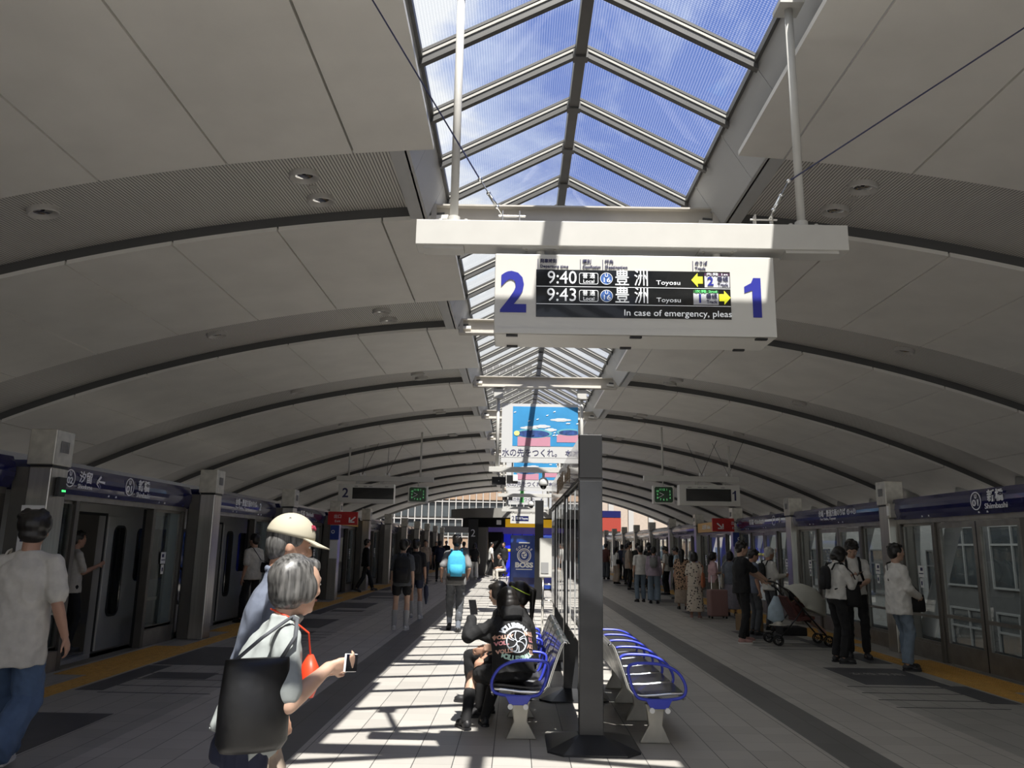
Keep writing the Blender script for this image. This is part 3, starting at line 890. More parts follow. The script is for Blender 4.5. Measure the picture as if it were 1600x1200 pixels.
for d0, d1 in doors:
    if d1 > 47 or d0 < 0: continue
    for ya in (d1 + 0.04, d0 - 0.76):
        lf = box('door_leaf', 'train_body', 0.005, 0.04, ya, ya + 0.72, -0.03, 1.93, train, bevel=0.008)
        pr = rrect(ya + 0.36, 1.12, 0.19, 0.68, 0.12)
        MB().prism([(0.041, a, b) for a, b in pr], (0.012, 0, 0)).build('window_gasket', 'black', lf)
        pr = rrect(ya + 0.36, 1.12, 0.155, 0.645, 0.10)
        MB().prism([(0.0535, a, b) for a, b in pr], (0.004, 0, 0)).build('pane', 'train_glass', lf)
    MB().box(0.0, 0.012, d0 - 0.05, d0, -0.03, 1.97).box(0.0, 0.012, d1, d1 + 0.04, -0.03, 1.97).box(0, 0.012, d0, d1, 1.93, 1.97).build('doorway_seal', 'black', train)
    pr = rrect((d1 + d0) / 2 + 2.42, 1.35, 0.62, 0.42, 0.1)
    MB().prism([(0.001, a, b) for a, b in pr], (0.01, 0, 0)).build('side_window', 'train_glass', train)
# ceiling lamps in the train
lm = MB().box(-1.3, -1.1, -5, 52, 2.28, 2.3).build('ceiling_lamp', mat('lamp_glow', (1.0, 0.95, 0.85), 0.5, emit=0.25), train)

# =================================================================== NEAR HANGING DEPARTURE BOARD
mat('led_white', (0.80, 0.82, 0.84), 0.5, emit=0.28)
mat('led_green', (0.2, 0.9, 0.3), 0.5, emit=0.35)
mat('led_blue', (0.03, 0.10, 0.33), 0.5, emit=0.15)
mat('led_yellow', (0.80, 0.80, 0.03), 0.5, emit=0.5)
mat('led_dark', (0.010, 0.011, 0.012), 0.10, coat=0.5)
mat('led_panel', (0.55, 0.56, 0.60), 0.5)
mat('bulb_metal', (0.7, 0.68, 0.64), 0.25, 1.0)
SY = 5.2
ang = 0.0
t = thing('departure_board', 'white overhead departure board with big blue 2 and 1 and black display', 'departure board', (0.785, SY, 3.0))
def rel(o): return o
X0, X1, Z0, Z1 = -0.175, 1.76, 3.02, 3.595
D_ = dict(a=(-0.785, -SY, -3.0))
def BB(name, m, x0, x1, y0, y1, z0, z1, bevel=0, par=None):
    return MB().box(x0 - 0.785, x1 - 0.785, y0 - SY, y1 - SY, z0 - 3.0, z1 - 3.0).build(name, m, par or t, bevel=bevel)
def TT(s, m, x, z, size, w=None, b=0.0, al='CENTER', y=SY - 0.004, **k):
    return text(s, 'lettering', m, (x - 0.785, y - SY, z - 3.0), size, '-y', t, w, b, al, **k)
BB('housing', 'sign_white', X0, X1, SY, SY + 0.38, Z0, Z1, 0.006)
BB('bottom_lip', 'sign_white', X0 + 0.005, X1 - 0.005, SY - 0.008, SY + 0.015, Z0, Z0 + 0.035)
scr = BB('display', 'led_dark', 0.112, 1.452, SY - 0.004, SY + 0.01, 3.140, 3.482)
h = MB()
for (x, y) in ((-0.09, SY + 0.03), (-0.09, SY + 0.33), (0.76, SY + 0.03), (0.73, SY + 0.33), (1.62, SY + 0.03), (1.55, SY + 0.34)):
    h.box(x - 0.785, x + 0.08 - 0.785, y - SY - 0.01, y - SY + 0.02, Z0 - 3.0 - 0.012, Z0 - 3.0)
h.build('latch', 'black', t)
TT('2', 'blue', -0.045, 3.300, 0.40, 0.180, 0.011)
MB().prism([(x - .785, -0.004, z - 3.0) for x, z in ((1.602, 3.158), (1.662, 3.158), (1.662, 3.442), (1.612, 3.442), (1.596, 3.405), (1.548, 3.378), (1.548, 3.332), (1.602, 3.352))], (0, 0.003, 0)).build('numeral', 'blue', t)
for x, a, b, w1, w2 in ((0.125, '発車時刻', 'Departure time', 0.115, 0.195), (0.42, '種別', 'Classification', 0.06, 0.125), (0.575, '行先', 'Destination', 0.06, 0.155), (1.20, 'のりば', 'Track', 0.085, 0.075)):
    BB('divider', 'ink', x - 0.004, x, SY - 0.003, SY, 3.487, 3.560)
    TT(a, 'ink', x + 0.012, 3.543, 0.032, w1, 0.0004, 'LEFT')
    TT(b, 'ink', x + 0.012, 3.505, 0.030, w2, 0.0004, 'LEFT')
BB('row_line', 'led_white', 0.115, 1.450, SY - 0.006, SY - 0.003, 3.358, 3.361)
BB('row_line', 'led_white', 0.115, 1.450, SY - 0.006, SY - 0.003, 3.232, 3.235)
for zc, tm, oo in ((3.420, '9:40', 0), (3.295, '9:43', 1)):
    TT(tm, 'led_white', 0.290, zc, 0.125, 0.20, 0.0, y=SY - 0.007, squash=1.05)
    # rounded outline round the service class
    P = rrect(0, 0, 0.066, 0.041, 0.012, 3); Q = rrect(0, 0, 0.063, 0.038, 0.010, 3); mb = MB(); n = len(P); vs = []
    for (p, q) in zip(P, Q):
        vs += [(0.475 + p[0] - .785, -0.006, zc + p[1] - 3), (0.475 + q[0] - .785, -0.006, zc + q[1] - 3), (0.475 + q[0] - .785, -0.003, zc + q[1] - 3), (0.475 + p[0] - .785, -0.003, zc + p[1] - 3)]
    mb.add(vs, [(4 * i + j, 4 * ((i + 1) % n) + j, 4 * ((i + 1) % n) + (j + 1) % 4, 4 * i + (j + 1) % 4) for i in range(n) for j in range(4)])
    mb.build('outline', 'led_white', t)
    TT('普 通', 'led_white', 0.475, zc + 0.016, 0.040, 0.085, 0, y=SY - 0.007)
    TT('Local', 'led_white', 0.475, zc - 0.022, 0.034, 0.075, 0, y=SY - 0.007)
    MB().cyl((0.597 - .785, -0.003, zc - 3), 0.042, -0.004, 28, 'y').build('route_disc', 'led_blue', t)
    ring('route_ring', 'led_white', (0.597 - .785, -0.008, zc - 3), 0.043, 0.003, '-y', t)
    TT('U', 'led_white', 0.597, zc + 0.022, 0.034, None, 0, y=SY - 0.010)
    TT('16', 'led_white', 0.597, zc - 0.012, 0.048, 0.046, 0, y=SY - 0.010)
    TT('豊 洲', 'led_white', 0.772, zc, 0.125, 0.225, 0.0004, y=SY - 0.007)
    TT('Toyosu', 'led_white', 1.025, zc - 0.024, 0.044, 0.165, 0, y=SY - 0.007)
    xb = 1.275 if oo == 0 else 1.195
    BB('track_panel', 'led_panel', xb, xb + 0.172, SY - 0.006, SY - 0.003, zc - 0.052, zc + (0.03 if oo == 0 else 0.03))
    BB('order_panel', mat('led_order', (0.06, 0.02, 0.06), 0.4) if oo == 0 else mat('led_order_green', (0.02, 0.10, 0.03), 0.4), xb, xb + 0.172, SY - 0.006, SY - 0.003, zc + 0.03, zc + 0.052)
    TT('先発 1st' if oo == 0 else '次発 2nd', 'led_white' if oo == 0 else 'led_green', xb + 0.086, zc + 0.041, 0.022, 0.15, 0, y=SY - 0.009)
    TT('2' if oo == 0 else '1', 'blue', xb + (0.04 if oo == 0 else 0.045), zc - 0.012, 0.085, None, 0.002, y=SY - 0.009)
    TT('番線', 'ink', xb + 0.125, zc + 0.006, 0.040, 0.075, 0, y=SY - 0.009)
    TT('Track', 'ink', xb + 0.125, zc - 0.033, 0.032, 0.072, 0, y=SY - 0.009)
    d = -1 if oo == 0 else 1
    xa_ = (1.262 if oo == 0 else 1.372)
    pts = [(0.0, 0.025), (0.035, 0.025), (0.035, 0.050), (0.078, 0.0), (0.035, -0.050), (0.035, -0.025), (0.0, -0.025)]
    MB().prism([(xa_ - .785 + d * x, -0.008, zc + z - 3) for x, z in pts], (0, 0.003, 0)).build('arrow', 'led_yellow', t)
TT('In case of emergency, pleas', 'led_white', 1.085, 3.176, 0.062, 0.735, 0, y=SY - 0.007)
# its hanging beam with poles, struts, plates and wires
t = thing('hanging_beam', 'long white box beam on two poles that carries the big departure board', 'beam', (0.785, SY, 3.65))
def HBm(name, m, x0, x1, y0, y1, z0, z1, bevel=0): return MB().box(x0 - 0.785, x1 - 0.785, y0 - SY, y1 - SY, z0 - 3.65, z1 - 3.65).build(name, m, t, bevel=bevel)
HBm('beam_box', 'white_paint', -0.735, 2.285, SY - 0.02, SY + 0.16, 3.65, 3.835, 0.005)
for x0, x1 in ((-0.68, -0.40), (1.85, 2.22)): HBm('cover_plate', 'white_paint', x0, x1, SY, SY + 0.14, 3.630, 3.65)
for x in (0.14, 1.38):
    HBm('flange', 'white_paint', x - 0.13, x + 0.13, SY - 0.005, SY + 0.15, 3.638, 3.651)
    MB().cyl((x - .785, 0.07, -0.055), 0.033, 0.05, 18).build('strut', 'white_paint', t, smooth=True)
    mb = MB()
    for dx in (-0.1, 0.1):
        for dy in (0.02, 0.13): mb.cyl((x + dx - .785, dy - .0, -0.026), 0.011, 0.016, 6)
    mb.build('bolt', 'bulb_metal', t)
for x in (-0.48, 1.995):
    MB().tube([(x - .785, 0.07, 0.185), (x - .785, 0.07, 0.24), (x - .785, 0.07, 0.24)], [0.045, 0.045, 0.032], 18).build('socket', 'white_paint', t, smooth=False)
    MB().cyl((x - .785, 0.07, 0.2), 0.030, 1.95 if x < 0 else 1.78, 18).build('pole', 'white_paint', t, smooth=True)
    HBm('top_plate', 'white_paint', x - 0.09, x + 0.09, SY - 0.02, SY + 0.16, (5.60 if x > 0 else 5.78), (5.64 if x > 0 else 5.82))
    HBm('pole_plate', 'white_paint', x - 0.12, x + 0.12, SY, SY + 0.15, 3.835, 3.843)
    mb = MB()
    for dx in (-0.09, 0.09): mb.cyl((x + dx - .785, 0.03, 0.19), 0.013, 0.02, 6)
    mb.build('bolt', 'white_paint', t)
for x, sx in ((-0.13, -1), (1.66, 1)):
    mb = MB()
    for dx in (0.0, 0.12): mb.box(x + dx - .785 - 0.004, x + dx - .785 + 0.004, 0.03, 0.09, 0.185, 0.28)
    mb.tube([(x - .785 - 0.03, 0.06, 0.25), (x - .785 + 0.16, 0.06, 0.25)], 0.008, 8)
    mb.build('shackle', 'bulb_metal', t)
    # turnbuckle and wire up to the vault
    p0 = Vector((x - .785 + (0 if sx < 0 else 0.1), 0.06, 0.25)); p1 = Vector((x - .785 + sx * 0.26, 0.06 - 0.0, 0.55)) if sx > 0 else Vector((x - .785 - 0.17, 0.06, 0.53))
    d = (p1 - p0)
    mb = MB().tube([p0, p0 + d * 0.25, p0 + d * 0.26, p0 + d * 0.62, p0 + d * 0.63, p1], [0.005, 0.005, 0.013, 0.013, 0.005, 0.005], 8)
    for q in (0.25, 0.62, 1.0): mb.sphere(p0 + d * q, 0.017, seg=8, rings=5)
    mb.build('turnbuckle', 'chrome', t, smooth=True)
    pe = Vector((-1.15 - .785, 4.60 - SY, 1.72)) if sx < 0 else Vector((3.55 - .785, 4.60 - SY, 1.52))
    mb = MB().tube([p1, pe], 0.0055, 6)
    mb.build('wire', mat('wire_blue', (0.03, 0.035, 0.10), 0.4), t)

# =================================================================== FARTHER SIGNS OVER THE PLATFORM
mat('clock_green', (0.01, 0.05, 0.015), 0.15)
def far_sign(cx, yy, side, label):
    num = '2' if side < 0 else '1'
    t = thing('track_sign', label, 'sign', (cx, yy, 2.75), group='hanging track signs over the waiting areas')
    w = 0.82
    MB().box(-w, w, 0, 0.32, 0, 0.56).build('housing', 'sign_white', t, bevel=0.005)
    nx = side * 0.62
    a = -w + 0.42 if side < 0 else -w + 0.18
    MB().box(a, a + 1.22, -0.006, 0.02, 0.12, 0.45).build('display', 'led_dark', t)
    if num == '2': text(num, 'numeral', 'ink', (-0.61, -0.006, 0.28), 0.38, '-y', t, None, 0.008)
    else: MB().prism([(0.675 + (x - 1.610) * 0.95, -0.006, 0.28 + (z - 3.30) * 0.95) for x, z in ((1.602, 3.158), (1.652, 3.158), (1.652, 3.442), (1.612, 3.442), (1.596, 3.405), (1.548, 3.378), (1.548, 3.340), (1.602, 3.360))], (0, 0.005, 0)).build('numeral', 'ink', t)
    for i, q in enumerate((0.05, 0.32, 0.48, 0.95)):
        MB().box(a + q, a + q + 0.10, -0.004, 0, 0.475, 0.50).build('caption', 'grey', t)
    # beam above
    b = thing('hanging_beam', 'thin white beam on two poles that carries track sign %s and a clock' % num, 'beam', (cx, yy, 3.4), group='beams over the farther track signs')
    x0, x1 = (-w - 0.1, w + 1.15) if side < 0 else (-w - 0.95, w + 0.02)
    MB().box(x0, x1, 0.08, 0.22, 0.0, 0.15).build('beam_box', 'white_paint', b, bevel=0.004)
    xa, xb2 = ((-w + 0.25, w + 0.75) if side < 0 else (-w - 0.42, w - 0.22))
    for xx in (xa, xb2):
        MB().cyl((xx, 0.15, 0.15), 0.028, 0.85 if abs(cx + xx - ROOF_X) > 5 else 1.35, 12).build('pole', 'white_paint', b, smooth=True)
    for xx in (-w + 0.5, w - 0.4):
        MB().cyl((xx, 0.15, -0.10), 0.03, 0.10, 10).build('strut', 'white_paint', b)
        MB().sphere((xx + 0.1, 0.15, 0.20), 0.03, 0.03, 0.05, 8, 6).sphere((xx + 0.22, 0.15, 0.20), 0.03, 0.03, 0.05, 8, 6).build('anchor', 'white', b, smooth=True)
        MB().tube([(xx + .15, .15, .2), (xx + 0.0, 1.2, 1.2)], 0.006, 5).tube([(xx + .15, .15, .2), (xx + 0.6, .15, 1.15)], 0.006, 5).build('wire', 'black', b)
    xc = (w + 0.70) if side < 0 else (-w - 0.42)
    c = thing('platform_clock', 'square clock with dark green dial hanging beside track sign %s' % num, 'clock', (cx + xc, yy, 2.78), group='platform clocks')
    MB().box(-0.29, 0.29, 0.06, 0.26, 0, 0.50).build('case', 'sign_white', c, bevel=0.02)
    MB().prism([(p, 0.058, q) for p, q in rrect(0, 0.25, 0.25, 0.21, 0.05)], (0, 0.01, 0)).build('dial', 'clock_green', c)
    for i in range(12):
        a_ = i * PI / 6
        s_ = 1.0 / max(abs(math.sin(a_)), abs(math.cos(a_)) * 1.15) 
        text(str(12 if i == 0 else i), 'numeral', 'led_green', (0.17 * math.sin(a_) * min(s_, 1.25), 0.055, 0.25 + 0.155 * math.cos(a_) * min(s_, 1.2)), 0.075, '-y', c)
    MB().tube([(0, 0.05, 0.25), (-0.11, 0.05, 0.30)], 0.007, 5).build('hour_hand', 'letter_white', c)
    MB().tube([(0, 0.05, 0.25), (-0.15, 0.05, 0.16)], 0.006, 5).build('minute_hand', 'letter_white', c)
    MB().cyl((0, 0.15, 0.49), 0.02, 0.14, 10).build('hanger', 'white_paint', c)
far_sign(-4.45, 23.4, -1, 'white overhead sign with numeral 2 and a blank black display over the left waiting area')
far_sign(5.25, 21.6, 1, 'white overhead sign with numeral 1 and a blank black display over the right waiting area')

# hanging picture banners along the centre
mat('banner_paper', (0.55, 0.55, 0.55), 0.55)
mat('art_sky', (0.03, 0.25, 0.52), 0.6, noise=0.12, nscale=2)
mat('art_pink', (0.52, 0.24, 0.32), 0.6); mat('art_teal', (0.12, 0.38, 0.45), 0.6); mat('art_navy', (0.02, 0.06, 0.22), 0.6, noise=0.5, nscale=9)
mat('art_cloud', (0.58, 0.60, 0.62), 0.6); mat('art_yellow', (0.85, 0.75, 0.25), 0.6)
def banner(yy, label, z0=3.5, z1=4.9, x0=-0.38, x1=1.42, pic=True):
    w = x1 - x0; h = z1 - z0
    t = thing('hanging_banner', label, 'banner', (x0, yy, z0), group='picture banners over the platform centre')
    MB().box(0, w, 0, 0.03, 0, h).build('sheet', 'banner_paper', t)
    rng = random.Random(3)
    if pic:
        a, b, c, d = 0.26, w, h * 0.28, h * 0.95
        MB().box(a, b, -0.004, 0, c, d).build('picture_sky', 'art_sky', t)
        m = MB()
        for (cx, cz, sx) in ((0.5, 0.78, .22), (0.9, 0.82, .2), (1.45, 0.98, .26), (1.15, 0.74, .15), (0.7, 0.80, .12)):
            for q in range(4): m.prism([(a + cx * .78 + sx * (q - 1.5) * .35 + 0.09 * sx / .2 * math.cos(k * PI / 5), -0.006 - 0.001 * q, c + (cz - 0.35) + 0.03 * math.sin(k * PI / 5) * (1.4 if q in (1, 2) else .8)) for k in range(10)], (0, 0.003, 0))
        m.build('picture_clouds', 'art_cloud', t)
        m = MB()
        for (cx, cz, rx, rz) in ((0.75, 0.36, 0.44, 0.11), (1.6, 0.40, 0.30, 0.08)):
            m.prism([(min(w - .01, cx + rx * math.cos(k * PI / 12)), -0.009, c + 0.02 + cz - 0.08 + rz * math.sin(k * PI / 12)) for k in range(24)], (0, 0.003, 0))
        m.build('picture_pool_rims', 'art_teal', t)
        m = MB()
        for (cx, cz, rx, rz) in ((0.75, 0.36, 0.38, 0.085), (1.6, 0.40, 0.25, 0.06)):
            m.prism([(min(w - .01, cx + rx * math.cos(k * PI / 12)), -0.012, c + 0.02 + cz - 0.09 + rz * math.sin(k * PI / 12)) for k in range(24)], (0, 0.003, 0))
        m.build('picture_water', 'art_navy', t)
        m = MB().box(0.38, 1.15, -0.008, 0, c, c + 0.22).box(1.3, w, -0.008, 0, c + 0.1, c + 0.28)
        m.build('picture_walls', 'art_pink', t)
        m = MB()
        for i in range(14):
            x_, z_ = a + rng.random() * 1.5, c + 0.2 + rng.random() * 0.7
            m.prism([(x_, -0.012, z_), (x_ + .05, -0.012, z_ + .01), (x_ + .06, -0.012, z_ + .035), (x_ + .01, -0.012, z_ + .02)], (0, .003, 0))
        m.build('picture_flecks', 'letter_white', t)
        MB().prism([(0.36 + 0.07 * math.cos(k), -0.013, c + 0.3 + 0.06 * math.sin(k)) for k in [q * PI / 4 for q in range(8)]], (0, .003, 0)).build('picture_flower', 'art_yellow', t)
        for (x_, z_) in ((.12, .62), (.10, .52), (.2, .8)):
            pass
    else:
        MB().box(0.55, 0.72, -0.004, 0, 0.1, h).build('green_strip', mat('sign_green', (0.06, 0.38, 0.08), .5), t)
        MB().box(0.8, w - .1, -0.004, 0, 0.5, h - .1).build('grey_picture', 'led_panel', t)
    text('水の先をつくれ。', 'lettering', 'ink', (0.72, -0.005, h * 0.16), 0.2, '-y', t, 1.28)
    text('水', 'lettering', 'ink', (1.57, -0.005, h * 0.17), 0.13, '-y', t, None, 0.004)
    text('PRESENTED AS A WATER MESSAGE', 'lettering', 'grey', (1.1, -0.004, h * 0.045), 0.05, '-y', t, 0.6) if False else None
    MB().box(0, w, -0.003, 0, h * .085, h * .09).build('rule', 'grey', t)
    # frame: two posts and a lower beam hung from the cross beam
    f = thing('banner_frame', 'white pole frame and lower beam holding %s' % ('the nearest picture banner' if yy < 20 else ('the middle banner' if yy < 30 else 'the farthest banner')), 'frame', (x0, yy, 3.3), group='frames of the hanging banners')
    for xx in (-0.09, w + 0.09):
        MB().cyl((xx, 0.06, 0.05), 0.04, 1.93, 12).build('pole', 'white_paint', f, smooth=True)
        MB().box(xx - 0.11, xx + 0.11, -0.04, 0.16, 1.72, 1.95).build('clamp', 'white_paint', f, bevel=0.01)
    MB().box(-0.2, w + 0.2, 0.0, 0.12, 1.98, 2.04).build('top_rail', 'white_paint', f)
    MB().box(-0.28, w + 0.1, 0.0, 0.12, -0.02, 0.10).build('lower_beam', 'white_paint', f, bevel=0.004)
    pts = [(-0.25 + 0.35 * i / 8, 0.1, 2.1 - 0.12 * math.sin(i * PI / 8)) for i in range(9)]
    MB().tube(pts, 0.018, 6).build('cable', 'white', f)
banner(18.38, 'nearest hanging banner, a blue sky picture with round pools over Japanese writing')
banner(27.98, 'second hanging banner, mostly hidden behind the nearest one')
banner(37.58, 'third hanging banner, white with a green strip and grey picture', pic=False)
def dome(cx, yy, z, label):
    t = thing('dome_camera', label, 'camera', (cx, yy, z), group='dome cameras')
    MB().cyl((0, 0, 0.20), 0.03, 0.12, 12).build('stem', 'white_paint', t)
    MB().sphere((0, 0, 0.08), 0.115, 0.115, 0.14, 18, 9, -0.4, 1).build('housing', mat('camera_grey', (0.55, 0.55, 0.54), 0.3), t, smooth=True)
    MB().sphere((0, 0, 0.02), 0.075, 0.075, 0.085, 16, 8, -1, 0.3).build('lens_bowl', 'black_gloss', t, smooth=True)
dome(0.62, 18.44, 2.955, 'grey dome camera under the nearest banner beam')
dome(0.52, 28.04, 2.955, 'grey dome camera under the middle banner beam')
def speaker(cx, yy, z, label, w=0.42):
    t = thing('ceiling_speaker', label, 'speaker', (cx, yy, z), group='black speakers by the banners')
    MB().box(-w / 2, w / 2, 0, 0.2, 0, 0.24).build('cabinet', 'black', t, bevel=0.01)
    MB().cyl((0, -0.006, 0.12), 0.012, 0.01, 10, 'y').build('badge', 'white', t)
    MB().box(-0.02, 0.02, 0.08, 0.12, 0.24, 0.9).build('bracket', 'grey', t)
speaker(-0.55, 24.0, 3.40, 'wide black speaker hanging left of the banners')
speaker(-0.38, 33.0, 3.45, 'smaller black speaker beyond the second banner')
t = thing('box_camera', 'black box camera with bright lens hood under the first banner', 'camera', (-0.12, 20.0, 3.15))
MB().box(-0.14, 0.14, 0, 0.3, 0, 0.2).build('body', 'black', t, bevel=0.01)
MB().box(0.02, 0.14, -0.1, 0.02, 0.04, 0.2).build('hood', 'white', t, bevel=0.01)
MB().cyl((0, 0.1, 0.2), 0.02, 0.35, 10).build('stem', 'grey', t)

# small hanging track sign near the kiosk
t = thing('track_sign', 'small white sign with numeral 2 hanging in front of the yellow fascia', 'sign', (-0.24, 32.62, 2.49))
t.scale = (1.2, 1, 1.2)
MB().box(0, 0.84, 0, 0.15, 0, 0.32).build('housing', 'sign_white', t)
MB().box(0.17, 0.62, -0.005, 0, 0.08, 0.25).build('display', 'navy', t)
text('2', 'numeral', 'ink', (0.09, -0.005, 0.16), 0.22, '-y', t)
text('豊洲 Toyosu', 'lettering', 'led_white', (0.4, -0.008, 0.165), 0.09, '-y', t, 0.4)
MB().box(-0.3, 1.25, 0.03, 0.13, 0.40, 0.48).build('beam_box', 'white_paint', t)
MB().cyl((0.1, 0.08, 0.3), 0.02, 0.12, 8).cyl((0.7, 0.08, 0.3), 0.02, 0.12, 8).build('strut', 'white_paint', t)
MB().cyl((-0.1, 0.08, 0.48), 0.025, 1.86, 8).cyl((1.1, 0.08, 0.48), 0.025, 1.86, 8).build('pole', 'white_paint', t)

# =================================================================== CENTRAL NOTICE BOARD
mat('board_gloss', (0.035, 0.035, 0.038), 0.04, coat=1.0)
mat('board_header', (0.36, 0.22, 0.12), 0.12, 0.3, noise=0.25, nscale=2.5, coat=0.7)
t = thing('notice_board', 'long black glazed notice board on posts standing between the benches', 'notice board', (0.645, 6.9, 0))
PY = [(0.0, 0.13), (2.15, 2.28), (4.3, 4.43)]
for i, (a, b) in enumerate(PY):
    p = MB().box(-0.10, 0.10, a, b, 0.085, 2.17).build('post', 'post_black', t, bevel=0.006)
    m = MB()
    lo = [(-0.36, a - 0.40, 0.0), (0.36, a - 0.40, 0), (0.36, b + 0.40, 0), (-0.36, b + 0.40, 0)]
    c_ = 0.12
    lo = [(-0.37 + c_, a - 0.34), (0.37 - c_, a - 0.34), (0.37, a - 0.34 + c_), (0.37, b + 0.34 - c_), (0.37 - c_, b + 0.34), (-0.37 + c_, b + 0.34), (-0.37, b + 0.34 - c_), (-0.37, a - 0.34 + c_)]
    hi = [(-0.10, a - 0.0), (0.10, a - 0.0), (0.11, a + 0.01), (0.11, b - 0.01), (0.10, b), (-0.10, b), (-0.11, b - 0.01), (-0.11, a + 0.01)]
    vs = [(x, y, 0) for x, y in lo] + [(x, y, 0.015) for x, y in lo] + [(x, y, 0.09) for x, y in hi]
    fs = [tuple(reversed(range(8))), tuple(range(16, 24))] + [(i_, (i_ + 1) % 8, 8 + (i_ + 1) % 8, 8 + i_) for i_ in range(8)] + [(8 + i_, 8 + (i_ + 1) % 8, 16 + (i_ + 1) % 8, 16 + i_) for i_ in range(8)]
    m.add(vs, fs).build('base', 'post_black', t)
MB().box(-0.10, 0.10, -0.005, 0.13, 2.19, 2.57).build('end_cap', 'black', t, bevel=0.004)
MB().box(-0.09, 0.09, 0.13, 5.7, 2.19, 2.57).build('header', 'board_header', t)
MB().box(-0.105, 0.105, 0.0, 5.72, 2.165, 2.195).build('rail', 'black', t)
MB().box(-0.06, 0.06, 0.13, 5.7, 0.74, 2.165).build('backing', 'black', t)
for side in (-1, 1):
    for (a, b) in ((0.16, 2.12), (2.31, 4.27), (4.46, 5.66)):
        m = MB()
        x0, x1 = (-0.078, -0.06) if side < 0 else (0.06, 0.078)
        m.box(x0, x1, a, b, 0.78, 2.13).build('poster_glass', 'board_gloss', t)
        n = 3
        for q in range(n + 1):
            yy_ = a + (b - a) * q / n
            MB().box(x0 - 0.006, x1 + 0.006, yy_ - 0.012, yy_ + 0.012, 0.76, 2.15).build('mullion', 'chrome', t)
        if side < 0:
            for q in range(n):
                y0_ = a + (b - a) * q / n + 0.08; y1_ = a + (b - a) * (q + 1) / n - 0.08
                MB().box(-0.081, -0.078, y0_, y1_, 1.45, 1.98).build('poster', mat('poster_print', (0.10, 0.10, 0.11), 0.08, noise=0.9, nscale=7, coat=1.0), t)
for side in (-1, 1):
    text('駅周辺案内図　Area Map', 'lettering', mat('etched', (0.30, 0.22, 0.14), 0.3), (side * 0.093, 2.7, 2.38), 0.22, '-x' if side < 0 else '+x', t, 2.6)

